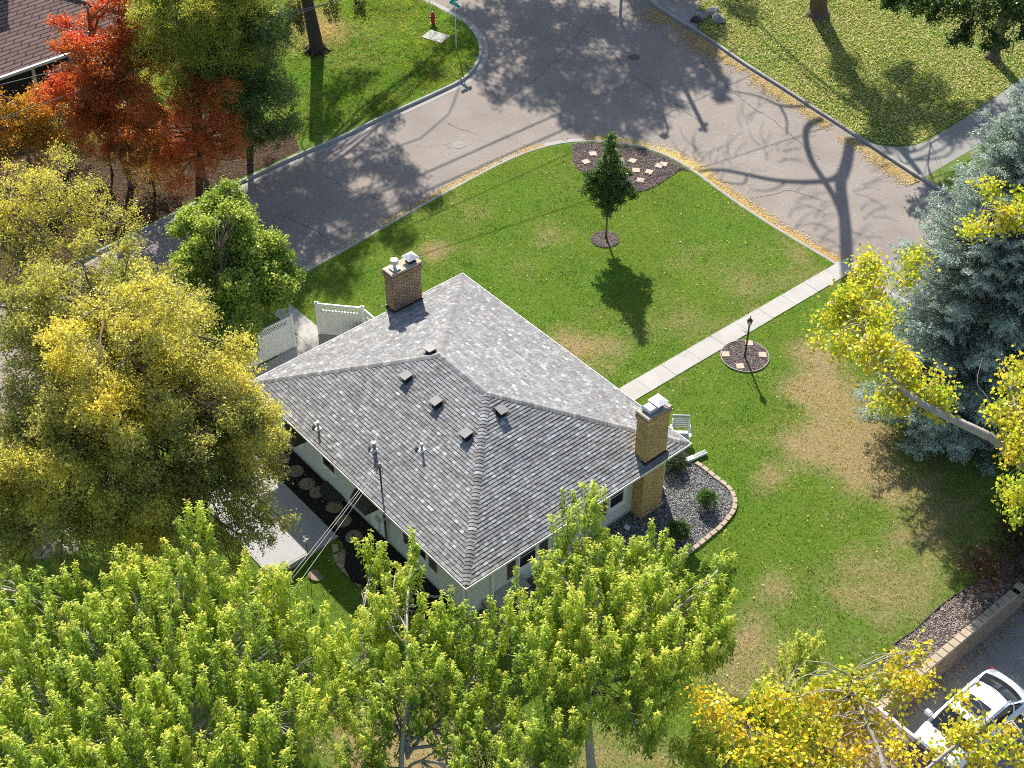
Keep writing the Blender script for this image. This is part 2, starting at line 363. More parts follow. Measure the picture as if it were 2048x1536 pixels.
def cdt_lawn(name, poly, step, dry_add=0., holes=()):
    xs = [p[0] for p in poly]; ys = [p[1] for p in poly]
    gx, gy = np.meshgrid(np.arange(max(min(xs), -34), min(max(xs), 40), step), np.arange(max(min(ys), 22), min(max(ys), 100), step))
    gx = gx.ravel()+RG.uniform(-.15, .15, gx.size)*step; gy = gy.ravel()+RG.uniform(-.15, .15, gy.size)*step
    m = inpoly(gx, gy, poly); gx = gx[m]; gy = gy[m]
    n = len(poly); vs = [Vector(p[:2]) for p in poly]+[Vector((a, b)) for a, b in zip(gx, gy)]
    ed = [(i, (i+1) % n) for i in range(n)]
    out = geometry.delaunay_2d_cdt(vs, ed, [list(range(n))], 1, 1e-5)
    V = np.array([(p[0], p[1]) for p in out[0]]); F = out[2]
    z = terr(V[:, 0], V[:, 1]); mb = MB(); F2 = []
    for f in F:
        a, b, c = V[f[0]], V[f[1]], V[f[2]]; cr = (b[0]-a[0])*(c[1]-a[1])-(b[1]-a[1])*(c[0]-a[0]); F2.append(tuple(f) if cr > 0 else tuple(reversed(f)))
    mb.add(np.c_[V, z], F2); o = struct(name, mb, 'lawn', uv=False)
    a = o.data.attributes.new('dry', 'FLOAT', 'POINT'); a.data.foreach_set('value', (dryf(V[:, 0], V[:, 1])+dry_add).astype(np.float32))
    return o
# retaining wall line in house coordinates
WX = 25.45
yard = nk + [tuple(LW(60, 60)[:2]), tuple(LW(60, 9)[:2]), tuple(LW(WX, 9)[:2]), tuple(LW(WX, -1.9)[:2]), tuple(LW(WX, -30)[:2]), (-60, 8)]
yard = [p for p in nk] + [(62, 22)] + [tuple(LW(WX+14, 9)[:2]), tuple(LW(WX, 9)[:2]), tuple(LW(WX, -2.4)[:2]), tuple(LW(WX-.01, -28)[:2]), (-60, 5)]
cdt_lawn('lawn', yard, .45)
lawn_w = fl + [(-40, 130), (-65, 130)]
cdt_lawn('lawn', fl + [(-14, 120), (-65, 120)], .6, .06)
dl = [(1758, 290), (1792, 294), (1826, 291), (1854, 283), (1891, 260), (1929, 236), (2048, 154), (2300, -20)]
i0 = 3
frk = fr
def cutpl(pl, a, b):        # part of a polyline between pixel columns a and b
    A = G(*a)[:2]; B = G(*b)[:2]
    ia = min(range(len(pl)), key=lambda i: (pl[i][0]-A[0])**2+(pl[i][1]-A[1])**2); ib = min(range(len(pl)), key=lambda i: (pl[i][0]-B[0])**2+(pl[i][1]-B[1])**2)
    return pl[ia:ib+1]
ne_lawn = cutpl(fr, (1389, 58), (1734, 284)) + S_(dl) + [(62, 118), (20, 118)] + S_([(1375, -60), (1397, 15)])
cdt_lawn('lawn', ne_lawn, .6, .12)
e_lawn = cutpl(fr, (1860, 366), (2500, 755)) + [(62, 60)] + S_([(2300, 75), (2048, 238)])
cdt_lawn('lawn', e_lawn, .9, .2)
# concrete
sheet('driveway_apron', cutpl(fr, (1734, 284), (1860, 366)) + S_([(2048, 238), (2300, 75), (2300, -20), (2048, 154), (1929, 236), (1891, 260), (1854, 283), (1826, 291), (1792, 294), (1758, 290)]), .004, 'concrete_dark')
sheet('driveway_apron', cutpl(fr, (1300, 3), (1389, 58)) + S_([(1392, 38), (1345, 6), (1330, -10)]), .006, 'concrete_dark')
sheet('driveway', S_([(1386, 36), (1345, 5), (1330, -10), (1380, -90), (1500, -90), (1420, 0), (1400, 14)]), .002, 'asphalt')
# front walk: separate flags
mb = MB(); yy = .3; k = 0
while yy < 16.9:
    y2 = min(yy+1.53, 16.95); f = lambda y: 7.64+(y-2.5)*.018; g_ = lambda y: 8.62+(y-2.5)*.013
    P = [LW(f(yy), yy), LW(g_(yy), yy), LW(g_(y2-.018), y2-.018), LW(f(y2-.018), y2-.018)]; mb.prism([p[:2] for p in P], -.06, .028+.004*(k % 2)); yy = y2; k += 1
struct('sidewalk', mb, 'concrete')
# side path and step to the gate
mb = MB()
st = [G(556, 584)[:2], G(583, 592)[:2]]
P = S_([(545, 585), (566, 578), (585, 592), (612, 614), (636, 662), (610, 640), (600, 632), (575, 613)]);
mb.prism([tuple(LW(x, y)[:2]) for x, y in ((-8.2, -5.15), (-5.95, -5.12), (-5.95, -6.1), (-8.2, -6.15))], -.05, .02)
mb.prism([tuple(LW(x, y)[:2]) for x, y in ((-5.93, -5.1), (-3.62, -5.1), (-3.62, -6.1), (-5.93, -6.1))], -.05, .024)
mb.prism([tuple(LW(x, y)[:2]) for x, y in ((-4.3, -6.12), (-3.6, -6.12), (-3.6, -7.6), (-4.3, -7.6))], -.05, .021)
mb.prism([tuple(LW(x, y)[:2]) for x, y in ((-3.6, -4.6), (-1.75, -4.6), (-1.75, -11.2), (-3.6, -11.2))], -.05, .028)
struct('path', mb, 'concrete')
# ------------------------------------------------------------------ beds
bed_corner = S_([(1143, 290), (1160, 286), (1220, 288), (1280, 296), (1338, 317), (1383, 345), (1363, 338), (1329, 362), (1300, 378), (1281, 384), (1261, 379), (1235, 372), (1190, 358), (1158, 342), (1146, 325)])
sheet('mulch_bed', bed_corner, .014, 'soil')
def ell(px, py, r, n=32, k=1.): c = G(px, py); return [(c[0]+r*math.cos(2*math.pi*i/n), c[1]+r*k*math.sin(2*math.pi*i/n)) for i in range(n)]
sheet('mulch_bed', ell(1210, 479, .70), .014, 'soil')
lamp_c = G(1489.5, 713); sheet('mulch_bed', ell(1489.5, 713, 1.06), .014, 'soil')
edge_px = [(1391, 927), (1405, 936), (1418, 946), (1430, 956), (1442, 965), (1453, 973), (1462, 983), (1468, 996), (1470, 1009), (1467, 1022), (1459, 1034), (1450, 1045), (1438, 1058), (1425, 1068), (1413, 1078), (1401, 1088), (1389, 1097), (1377, 1106), (1366, 1114), (1354, 1124), (1340, 1134), (1325, 1143), (1308, 1151), (1290, 1157), (1272, 1163), (1253, 1170), (1234, 1179), (1215, 1190), (1196, 1201), (1177, 1213), (1158, 1226)]
edge_w = smooth_pl([tuple(G(*p)[:2]) for p in edge_px], 1)
gravel = edge_w + [tuple(LW(x, y)[:2]) for x, y in ((14.6, -11.6), (12.2, -11.4), (13.1, -10.2), (13.1, -.4), (11.6, -.35), (11.6, .9), (12.1, 1.9))]
sheet('gravel_bed', gravel, .012, 'gravel_base')
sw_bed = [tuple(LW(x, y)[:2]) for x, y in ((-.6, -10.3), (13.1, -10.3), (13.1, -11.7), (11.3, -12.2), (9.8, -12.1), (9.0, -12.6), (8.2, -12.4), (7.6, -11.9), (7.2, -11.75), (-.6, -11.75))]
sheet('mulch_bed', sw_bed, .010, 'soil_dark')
rbed = [tuple(LW(x, y)[:2]) for x, y in ((25.2, -2.3), (25.05, -1.55), (24.5, -.9), (24.16, -.42), (23.96, .53), (24.0, 1.58), (23.97, 2.83), (23.96, 3.89), (24.18, 5.26), (24.3, 6.34), (24.3, 9), (25.2, 9))]
sheet('mulch_bed', rbed, .012, 'soil')
redbed = S_([(-200, 688), (0, 592), (150, 519), (300, 446), (380, 404), (480, 356), (600, 300), (585, 262), (500, 240), (380, 215), (250, 220), (60, 230), (-200, 260)])
sheet('leaf_litter_bed', redbed, .010, 'bank_soil')
sheet('patio', [tuple(G(a, b)[:2]) for a, b in ((40, 1060), (90, 1020), (190, 1060), (150, 1110), (70, 1120))], .012, 'concrete_dark')
# lower driveway
DZ = -.92
sheet('driveway', [tuple(LW(x, y)[:2]) for x, y in ((WX-.5, -32), (70, -32), (70, 9), (WX-.5, 9))], DZ, 'concrete_dark')
mb = MB()
for yv in (-5.2, 0.9, 6.1): mb.box(0, 20, -.012, .012, 0, .004, Matrix.Translation(Vector(LW(WX, yv, DZ))) @ Matrix.Rotation(ANG, 4, 'Z'))
struct('driveway_joint', mb, 'soil_dark')
rgc = np.random.default_rng(44); mb = MB()
for pl in ([(893, 245), (905, 252), (930, 262), (952, 268)], [(560, 430), (620, 455), (660, 480)], [(1000, 210), (1080, 150), (1130, 100), (1180, 40)], [(1130, 40), (1200, 80), (1260, 150), (1330, 190), (1420, 260)], [(1400, 120), (1470, 190), (1560, 250), (1640, 320)], [(650, 350), (700, 380), (760, 400)], [(1500, 400), (1580, 380), (1640, 400)]):
    P = [G(a, b, ZR)[:2] for a, b in pl]; q = []
    for a, b in zip(P[:-1], P[1:]):
        for t_ in np.linspace(0, 1, 9)[:-1]: q.append(a*(1-t_)+b*t_+rgc.normal(0, .05, 2))
    q.append(P[-1]); V = []
    for i, c in enumerate(q):
        d = q[min(i+1, len(q)-1)]-q[max(i-1, 0)]; n_ = np.array([-d[1], d[0]])/(np.linalg.norm(d)+1e-9)*rgc.uniform(.006, .016); V += [(*(c-n_), ZR+.004), (*(c+n_), ZR+.004)]
    mb.add(V, [(2*i, 2*i+2, 2*i+3, 2*i+1) for i in range(len(q)-1)])
struct('road_crack', mb, 'soil_dark')
exec_later = []

# ------------------------------------------------------------------ scatter of chips, stones, leaves and grass
def scatter_pts(poly, n, rg):
    P = np.array([p[:2] for p in poly]); lo = P.min(0); hi = P.max(0); out = []
    tot = 0
    while tot < n:
        q = rg.uniform(lo, hi, (n*2, 2)); q = q[inpoly(q[:, 0], q[:, 1], poly)]; out.append(q); tot += len(q)
        if len(out) > 60: break
    return np.concatenate(out)[:n]
def chips(P, z, lx, wx, tilt, pal, rg, lift=.02, jit=.25):
    n = len(P); th = rg.uniform(0, 2*np.pi, n); d = np.c_[np.cos(th), np.sin(th), rg.uniform(-tilt, tilt, n)]; d /= np.linalg.norm(d, axis=1)[:, None]
    s = np.c_[-np.sin(th), np.cos(th), rg.uniform(-tilt, tilt, n)]; s /= np.linalg.norm(s, axis=1)[:, None]
    L = lx*rg.uniform(.5, 1.4, n)[:, None]; W = wx*rg.uniform(.5, 1.4, n)[:, None]
    c = np.c_[P, z+lift+rg.uniform(0, .02, n)]; a = c-d*L/2; b = c+d*L/2
    V = np.stack([a, c-s*W/2, b, c+s*W/2], 1)
    pal = np.array(pal); col = pal[rg.integers(0, len(pal), n)]*rg.uniform(1-jit, 1+jit, (n, 1))
    return V, np.clip(col, 0, 1)
MUL = [(.17, .13, .12), (.10, .075, .07), (.30, .26, .25), (.06, .045, .04), (.22, .16, .13)]
rg = np.random.default_rng(3)
VV, CC = [], []
for poly, n in ((bed_corner, 9000), (ell(1210, 479, .68), 1800), (ell(1489.5, 713, 1.02), 4200), (rbed, 7000)):
    q = scatter_pts(poly, n, rg); v, c = chips(q, .014, .11 if poly is not rbed else .09, .03, .45, MUL if poly is not rbed else [(.34, .28, .24), (.2, .16, .14), (.45, .38, .33), (.12, .09, .08)], rg); VV.append(v); CC.append(c)
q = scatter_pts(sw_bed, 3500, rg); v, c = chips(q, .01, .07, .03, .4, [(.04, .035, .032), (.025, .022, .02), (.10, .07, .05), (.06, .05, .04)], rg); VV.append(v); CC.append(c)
quadmesh('wood_chips', np.concatenate(VV), 'litter', col=np.concatenate(CC), kind='stuff')
q = scatter_pts(gravel, 26000, rg); v, c = chips(q, .012, .07, .045, .7, [(.26, .26, .27), (.16, .16, .165), (.42, .42, .42), (.09, .09, .095), (.33, .31, .28)], rg); quadmesh('gravel', v, 'litter', col=c, kind='stuff')
# fallen leaves
VV, CC = [], []
YL = [(.55, .40, .13), (.62, .48, .20), (.42, .27, .09), (.50, .42, .22), (.30, .18, .07)]
def along(pl, a, b, n, din, dout, pal=YL, z=-.118, size=.075, clump=3.):
    pl = np.array(cutpl(pl, a, b)); seg = np.linalg.norm(np.diff(pl, axis=0), axis=1); cs = np.r_[0, np.cumsum(seg)]
    t = rg.uniform(0, cs[-1], n*3); x = np.interp(t, cs, pl[:, 0]); y = np.interp(t, cs, pl[:, 1])
    dx = np.interp(t+.2, cs, pl[:, 0])-np.interp(t-.2, cs, pl[:, 0]); dy = np.interp(t+.2, cs, pl[:, 1])-np.interp(t-.2, cs, pl[:, 1]); L = np.hypot(dx, dy)+1e-6
    o = din+(dout-din)*np.abs(rg.normal(0, .42, n*3)); x2 = x-dy/L*o; y2 = y+dx/L*o
    keep = (vnoise(x2, y2, .7, 9)*.6+vnoise(x2, y2, 2.5, 10)*.6 > rg.uniform(.25, .85, n*3)); q = np.c_[x2, y2][keep][:n]
    v, c = chips(q, z, size, size*.6, .35, pal, rg, .005); VV.append(v); CC.append(c)
along(fr, (1300, 3), (1500, 135), 7000, -.17, -1.7, [(.45, .30, .12), (.3, .19, .08), (.55, .42, .2)])
along(fr, (1430, 85), (1860, 366), 14000, -.17, -1.1)
along(fl, (300, 449), (959, 97), 10000, .17, .95, [(.42, .27, .14), (.3, .18, .09), (.55, .40, .2), (.2, .12, .07)])
along(fl, (959, 97), (871, 13), 2600, .17, 1.0, [(.42, .27, .14), (.3, .18, .09), (.5, .36, .18)])
along(nk, (800, 437), (1140, 285), 6000, .17, .62)
along(nk, (1140, 285), (1400, 352), 8000, .17, .9, [(.66, .50, .16), (.55, .38, .12), (.6, .5, .25)])
along(nk, (1400, 352), (1690, 541), 9000, .17, .8, [(.55, .36, .12), (.62, .45, .18), (.42, .28, .1)])
along(nk, (610, 545), (800, 437), 350, .17, .8)
# road sprinkle
q = scatter_pts(S_([(500, 480), (1000, 200), (1000, 0), (1300, 0), (1880, 380), (1720, 560), (1400, 340), (1150, 280), (620, 540)]), 6500, rg)
v, c = chips(q, ZR, .055, .035, .3, [(.6, .55, .45), (.5, .4, .22), (.65, .62, .55)], rg, .006); VV.append(v); CC.append(c)
# red tree bed
q = scatter_pts(redbed, 22000, rg); v, c = chips(q, .01, .09, .05, .4, [(.17, .085, .04), (.10, .05, .03), (.26, .15, .07), (.06, .036, .022)], rg); VV.append(v); CC.append(c)
# NE lawn litter
q = scatter_pts(S_([(1385, 50), (1734, 284), (1758, 290), (1826, 291), (1929, 236), (2060, 150), (2060, -20), (1385, -20)]), 30000, rg); q = q[inpoly(q[:, 0], q[:, 1], ne_lawn)]
v, c = chips(q, .03, .12, .06, .5, [(.50, .44, .14), (.42, .36, .12), (.60, .55, .24), (.36, .36, .10)], rg); VV.append(v); CC.append(c)
# few on the lawns and bed
q = scatter_pts(yard, 2600, rg); v, c = chips(q, terr(q[:, 0], q[:, 1])+.03, .07, .05, .4, [(.6, .5, .25), (.65, .6, .45), (.55, .35, .12)], rg); VV.append(v); CC.append(c)
q = scatter_pts([tuple(LW(x, y)[:2]) for x, y in ((25.6, -4), (33, -4), (33, 8), (25.6, 8))], 260, rg); v, c = chips(q, DZ, .08, .05, .4, YL, rg); VV.append(v); CC.append(c)
q = np.array([LW(25.6+abs(rg.normal(0, .3)), y)[:2] for y in rg.uniform(-2, 7, 900)]); v, c = chips(q, DZ, .08, .05, .4, [(.35, .22, .12), (.5, .36, .2), (.25, .15, .09)], rg); VV.append(v); CC.append(c)
quadmesh('fallen_leaves', np.concatenate(VV), 'litter', col=np.concatenate(CC), kind='stuff')
# grass blades
house_poly = [tuple(LW(x, y)[:2]) for x, y in ((-.2, -10.6), (13.5, -10.6), (13.5, -.2), (-.2, -.2))]
walk_poly = [tuple(LW(x, y)[:2]) for x, y in ((7.63, 0), (8.57, 0), (8.80, 17), (7.97, 17))]
slab_poly = [tuple(LW(x, y)[:2]) for x, y in ((.6, -11.5), (6.8, -11.5), (6.8, -15.2), (.6, -15.2))]
path_poly = [tuple(LW(x, y)[:2]) for x, y in ((-8.2, -5.1), (-1.7, -5.1), (-1.7, -11.2), (-4.3, -11.2), (-4.3, -6.2), (-8.2, -6.2))]
EXC = [house_poly, walk_poly, slab_poly, path_poly, bed_corner, ell(1210, 479, .70), ell(1489.5, 713, 1.06), gravel, sw_bed, rbed, redbed]
def grass(polys, n, h, wd, yel=0.):
    out = []
    for poly in polys:
        q = scatter_pts(poly, n, rg)
        for e in EXC: q = q[~inpoly(q[:, 0], q[:, 1], e)]
        out.append(q)
    q = np.concatenate(out); n = len(q); th = rg.uniform(0, 2*np.pi, n); H = h*rg.uniform(.5, 1.3, n); W = wd*rg.uniform(.6, 1.3, n)
    z = terr(q[:, 0], q[:, 1]); ln = rg.normal(0, .55, (n, 2))*H[:, None]
    # mowing / tuft lean follows a slow noise
    a = vnoise(q[:, 0], q[:, 1], .35, 12)*6.28; ln += np.c_[np.cos(a), np.sin(a)]*H[:, None]*.5
    A = np.c_[q[:, 0]-np.cos(th)*W/2, q[:, 1]-np.sin(th)*W/2, z-.005]; B = np.c_[q[:, 0]+np.cos(th)*W/2, q[:, 1]+np.sin(th)*W/2, z-.005]; T = np.c_[q+ln, z+H]
    d = dryf(q[:, 0], q[:, 1])+yel+(vnoise(q[:, 0], q[:, 1], .25, 15)-.5)*.55+rg.normal(0, .12, n); f = np.clip((d-.2)/.6, 0, 1)[:, None]
    gr = np.array([.14, .232, .026])*rg.uniform(.55, 1.5, (n, 1))*(.30+.55*vnoise(q[:, 0], q[:, 1], 1.4, 17)+.55*vnoise(q[:, 0], q[:, 1], .22, 18)+.40*vnoise(q[:, 0], q[:, 1], .5, 19))[:, None]*np.stack([.85+.5*vnoise(q[:, 0], q[:, 1], 2.3, 25), np.ones(n), np.ones(n)], 1); dr = np.array([.42, .345, .185])*rg.uniform(.75, 1.25, (n, 1))
    wd_ = ((vnoise(q[:, 0], q[:, 1], .45, 28)*.6+vnoise(q[:, 0], q[:, 1], 1.9, 29)*.5) > .72)[:, None]; gr = np.where(wd_, gr*np.array([.62, .85, 1.0]), gr); T[:, 2] += wd_[:, 0]*.025
    return np.stack([A, B, T], 1), gr*(1-f)+dr*f
vis_yard = [p for p in Gs([(560, 570), (800, 430), (1060, 298), (1220, 280), (1340, 308), (1500, 420), (1700, 545), (2060, 760), (2060, 1180), (1700, 1540), (500, 1540), (500, 1100), (700, 1000), (560, 700)])]
def clipq(a, poly):
    return a
_o = scatter_pts
def scatter_in(poly, n, rg):
    q = _o(poly, int(n), rg); return q[inpoly(q[:, 0], q[:, 1], yard)]
scatter_pts = scatter_in
V1, C1 = grass([vis_yard], 230000, .075, .026)
scatter_pts = _o
V2, C2 = grass([Gs([(560, 290), (700, 250), (919, 158), (957, 110), (957, 90), (871, 11), (840, -5), (500, -5)])], 45000, .10, .04, .10)
ne_vis = Gs([(1389, 56), (1734, 282), (1826, 290), (1929, 235), (2060, 146), (2060, -5), (1400, -5)])
V3, C3 = grass([ne_vis], 40000, .10, .04, .22)
quadmesh('grass', np.concatenate([V1, V2, V3]), 'leaf_grass', col=np.clip(np.concatenate([C1, C2, C3]), 0, 1), k=3, kind='stuff')

# ================================================================== THE HOUSE (house coordinates: x along the street side, y along the gable side)
H0 = LW(0, 0, 0)
house = thing('house', 'single storey house with grey shingled hip roof, pale siding and two tall brick chimneys', 'house', H0, ANG)
WLX0, WLX1, WLY0, WLY1 = .45, 13.1, -10.35, -.45
mb = MB(); mb.box(WLX0, WLX1, WLY0, WLY1, .12, 2.78); part('wall', mb, 'wall_paint', house)
mb = MB(); mb.box(WLX0-.03, WLX1+.03, WLY0-.03, WLY1+.03, -.9, .118); part('foundation', mb, 'foundation', house)
mb = MB()
for z in np.arange(.32, 2.7, .2): mb.box(WLX0-.006, WLX1+.006, WLY0-.006, WLY1+.006, z, z+.008)
for x, y in ((WLX1, WLY0), (WLX1, WLY1), (WLX0, WLY0)): mb.box(x-.06, x+.02, y-.02, y+.06, .1, 2.78)
part('siding_trim', mb, 'wall_paint', house)
mb = MB(); mb.box(.02, HB-.02, -HA+.02, -.02, 2.74, 2.775); part('soffit', mb, 'white_paint', house)
mb = MB(); e = .03
for a in ((e, HB-e, -HA+e, -HA+e+.03), (e, HB-e, -e-.03, -e), (e, e+.03, -HA+e+.03, -e-.03), (HB-e-.03, HB-e, -HA+e+.03, -e-.03)): mb.box(*a, 2.70, 2.885)
part('fascia', mb, 'white_paint', house)
def gutter(p0, p1, out):      # p0->p1 along the eave, out = outward unit
    mb = MB(); d = np.array([p1[0]-p0[0], p1[1]-p0[1]]); L = np.linalg.norm(d); d /= L
    prof = [(.0, 2.90), (.0, 2.80), (.085, 2.79), (.105, 2.895), (.13, 2.90), (.118, 2.78), (-.0, 2.765)]
    V = []
    for o, z in prof:
        for t in (-o, L+o): V.append((p0[0]+d[0]*t+out[0]*o, p0[1]+d[1]*t+out[1]*o, z))
    F = [(2*i, 2*i+1, 2*i+3, 2*i+2) for i in range(len(prof)-1)]
    mb.add(V, F); mb.add([V[0], V[2], V[4], V[10], V[12]], [(0, 1, 2, 3, 4)]); return mb
g0 = .035
for p0, p1, o in (((g0, -HA+g0), (HB-g0, -HA+g0), (0, -1)), ((HB-g0, -HA+g0), (HB-g0, -g0), (1, 0)), ((HB-g0, -g0), (g0, -g0), (0, 1)), ((g0, -g0), (g0, -HA+g0), (-1, 0))):
    part('gutter', gutter(p0, p1, o), 'white_paint', house)
for (x, y, out) in ((13.02, WLY0-.09, 1), (WLX1+.08, -9.25, 1), (12.98, -.33, 1)):
    mb = MB(); mb.box(x-.04, x+.04, y-.03, y+.03, .12, 2.62)
    Vx = (x, y); mb.tube([(x, y, 2.62), (x, y-.15 if y < -10 else y, 2.72)], .035, 4); mb.tube([(x, y, .14), (x+(.0 if y < -10 else .22), y-(.22 if y < -10 else 0), .05)], .04, 4)
    part('downspout', mb, 'white_paint', house)
# roof: deck plus one laid tab after another
TH = math.atan2(HRISE, HA/2); CT, STH = math.cos(TH), math.sin(TH); ins = .0
GREY = np.array([(.215, .215, .215), (.195, .193, .19), (.24, .24, .242), (.28, .28, .282), (.17, .166, .163), (.215, .207, .20), (.255, .26, .265), (.36, .365, .37), (.20, .208, .214)])
GP = np.array([.2, .17, .15, .11, .1, .08, .08, .035, .06]); GP = GP/GP.sum()
def shingles(P0, u, inn, W, seed):
    rg = np.random.default_rng(seed); V = []; col = []; ex = .143; nrow = int((HA/2)/CT/ex)+1
    u = np.array([*u, 0.]); up = np.array([inn[0]*CT, inn[1]*CT, STH]); nrm = np.cross(u, up); nrm /= np.linalg.norm(nrm); P0 = np.array(P0)
    at = lambda a, s, l: P0+u*a+up*s+nrm*l
    for j in range(nrow):
        s0 = j*ex-.03; s1 = min((j+1)*ex+.004, HA/2/CT)-.03; r0 = max(s0*CT, 0); r1 = max(s1*CT, 0); x = r0-rg.uniform(0, .2); tone = rg.uniform(.93, 1.07)
        while x < W-r0:
            wd = rg.uniform(.165, .215); a0, a1 = max(x, r0), min(x+wd-.010, W-r0); x += wd
            if a1-a0 < .01: continue
            b0, b1 = min(max(a0, r1), W-r1), max(min(a1, W-r1), r1)
            if b1 < b0: b0 = b1 = (b0+b1)/2
            l = .021+(.008 if rg.random() < .5 else 0)+rg.uniform(0, .002); lt = .003
            A, B, Cc, D = at(a0, s0, l), at(a1, s0, l), at(b1, s1, lt), at(b0, s1, lt); A0, B0 = at(a0, s0, -.004), at(a1, s0, -.004); C0, D0 = at(b1, s1, -.004), at(b0, s1, -.004)
            c = GREY[rg.choice(len(GREY), p=GP)]*rg.uniform(.92, 1.08)*tone*np.array([1.15, 1.16, 1.17])
            V += [(A, B, Cc, D), (A0, B0, B, A), (B0, C0, Cc, B), (A0, A, D, D0)]; col += [c, c*.55, c*.7, c*.7]  # butt and side faces tinted darker, shade between tabs put into colour
    return np.array(V), np.array(col)
VV, CC = [], []
ZE = 2.9
for P0, u, inn, W, sd in (((0, -HA, ZE), (1, 0), (0, 1), HB, 1), ((HB, -HA, ZE), (0, 1), (-1, 0), HA, 2), ((HB, 0, ZE), (-1, 0), (0, -1), HB, 3), ((0, 0, ZE), (0, -1), (1, 0), HA, 4)):
    v, c = shingles(P0, u, inn, W, sd); VV.append(v); CC.append(c)
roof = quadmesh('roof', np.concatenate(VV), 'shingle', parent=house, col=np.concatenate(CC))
mb = MB(); h2 = HA/2; zt = ZE+HRISE
q = .006
mb.add([(0, -HA, ZE-q), (HB, -HA, ZE-q), (HB, 0, ZE-q), (0, 0, ZE-q), (h2, -h2, zt-q), (HB-h2, -h2, zt-q), (.05, -HA+.05, 2.78), (HB-.05, -HA+.05, 2.78), (HB-.05, -.05, 2.78), (.05, -.05, 2.78)],
       [(0, 1, 5, 4), (1, 2, 5), (2, 3, 4, 5), (3, 0, 4), (0, 6, 7, 1), (1, 7, 8, 2), (2, 8, 9, 3), (3, 9, 6, 0), (9, 8, 7, 6)])
part('roof_deck', mb, 'shade_black', roof)  # black deck colours in the shadow lines between tabs
def caps(A, B, nA, nB, seed, wd=.155):
    """overlapping cap shingles from A (low) to B (high); nA, nB: slope directions to each side, falling away from the ridge"""
    rg = np.random.default_rng(seed); A = np.array(A, float); B = np.array(B, float); L = np.linalg.norm(B-A); d = (B-A)/L; V = []; col = []; n = int(L/.15)
    nA = np.array(nA, float); nB = np.array(nB, float); nA /= np.linalg.norm(nA); nB /= np.linalg.norm(nB)
    for i in range(n):
        t0 = i*L/n-.02; t1 = (i+1)*L/n+.03; c = GREY[rg.choice(len(GREY), p=GP)]*rg.uniform(.85, 1.08)*1.12
        lo = .052; hi = .028; w_ = wd*rg.uniform(.96, 1.04); Z = np.array([0, 0, 1.])
        for nn in (nA, nB):
            m0, m1 = A+d*t0+Z*lo, A+d*t1+Z*hi; h0 = m0+nn*w_*.5+Z*-.006; h1 = m1+nn*w_*.5+Z*-.006; e0, e1 = m0+nn*w_+Z*-.02, m1+nn*w_+Z*-.02
            V += [(m0, h0, h1, m1), (h0, e0, e1, h1), (m0-Z*.028, h0-Z*.028, h0, m0), (h0-Z*.028, e0-Z*.028, e0, h0), (e0-Z*.04, e1-Z*.04, e1, e0)]; col += [c, c, c*.6, c*.6, c*.7]  # cap edges darkened too, their shade is in the colour
    return np.array(V), np.array(col)
R1 = (h2, -h2, zt); R2 = (HB-h2, -h2, zt); t_ = math.tan(TH)
for A, B, nA, nB, sd in (((0, -HA, ZE), R1, (0, 1.0, 0), (1.0, 0, 0), 1),):
    pass
hips = [((.04, -HA+.04, ZE+.01), R1, (-.5, .5, 0), (.5, -.5, 0)), ((HB-.04, -HA+.04, ZE+.01), R2, (-.5, -.5, 0), (.5, .5, 0)), ((HB-.04, -.04, ZE+.01), R2, (.5, -.5, 0), (-.5, .5, 0)), ((.04, -.04, ZE+.01), R1, (-.5, -.5, 0), (.5, .5, 0))]
for i, (A, B, nA, nB) in enumerate(hips):
    # across a hip the roof falls by tan(theta)/sqrt2 per metre on both sides
    k = t_/math.sqrt(2)*.9; a = np.array(nA)/math.sqrt(.5); b = np.array(nB)/math.sqrt(.5); a[2] = b[2] = -k
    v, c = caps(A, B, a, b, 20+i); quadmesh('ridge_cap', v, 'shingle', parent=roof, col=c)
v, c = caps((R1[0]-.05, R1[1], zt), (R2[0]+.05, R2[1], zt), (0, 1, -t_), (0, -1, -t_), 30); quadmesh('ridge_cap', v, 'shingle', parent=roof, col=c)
def rz(x, y): return ZE+t_*min(x, HB-x, -y, HA+y)
def bx_on(name, mbs, m, parent): return part(name, mbs, m, parent)
# chimneys
def chimney(x0, x1, y0, y1, ztop, z0, m, label):
    mb = MB(); mb.box(x0, x1, y0, y1, z0, ztop-.36)
    for k, zz in enumerate((.36, .28, .20)): o = .03*(k+1) if k < 2 else .075; mb.box(x0-o, x1+o, y0-o, y1+o, ztop-zz+.001, ztop-(zz-.079))
    mb.box(x0-.045, x1+.045, y0-.045, y1+.045, ztop-.12, ztop-.02)
    o = part('chimney', mb, m, house); o['label'] = label
    return o
c2 = chimney(-.24, .36, -3.93, -2.47, 5.02, -.3, 'brick_tan', 'wide tan brick chimney with two flues on the street side')
mb = MB(); mb.box(-.30, .42, -4.0, -2.4, 5.001, 5.05, bev=.02); part('chimney_crown', mb, 'stone_cap', c2)
mb = MB(); mb.box(-.06, .28, -3.78, -3.44, 5.05, 5.13); mb.lathe((.11, -3.61, 5.13), [(.09, 0), (.09, .22), (.16, .22), (.17, .40), (.15, .42)], 20); part('flue_cap', mb, 'galv', c2)
mb = MB(); mb.box(-.08, .26, -2.95, -2.6, 5.05, 5.12); mb.box(-.03, .21, -2.9, -2.65, 5.12, 5.28); part('flue', mb, 'dark_metal', c2)
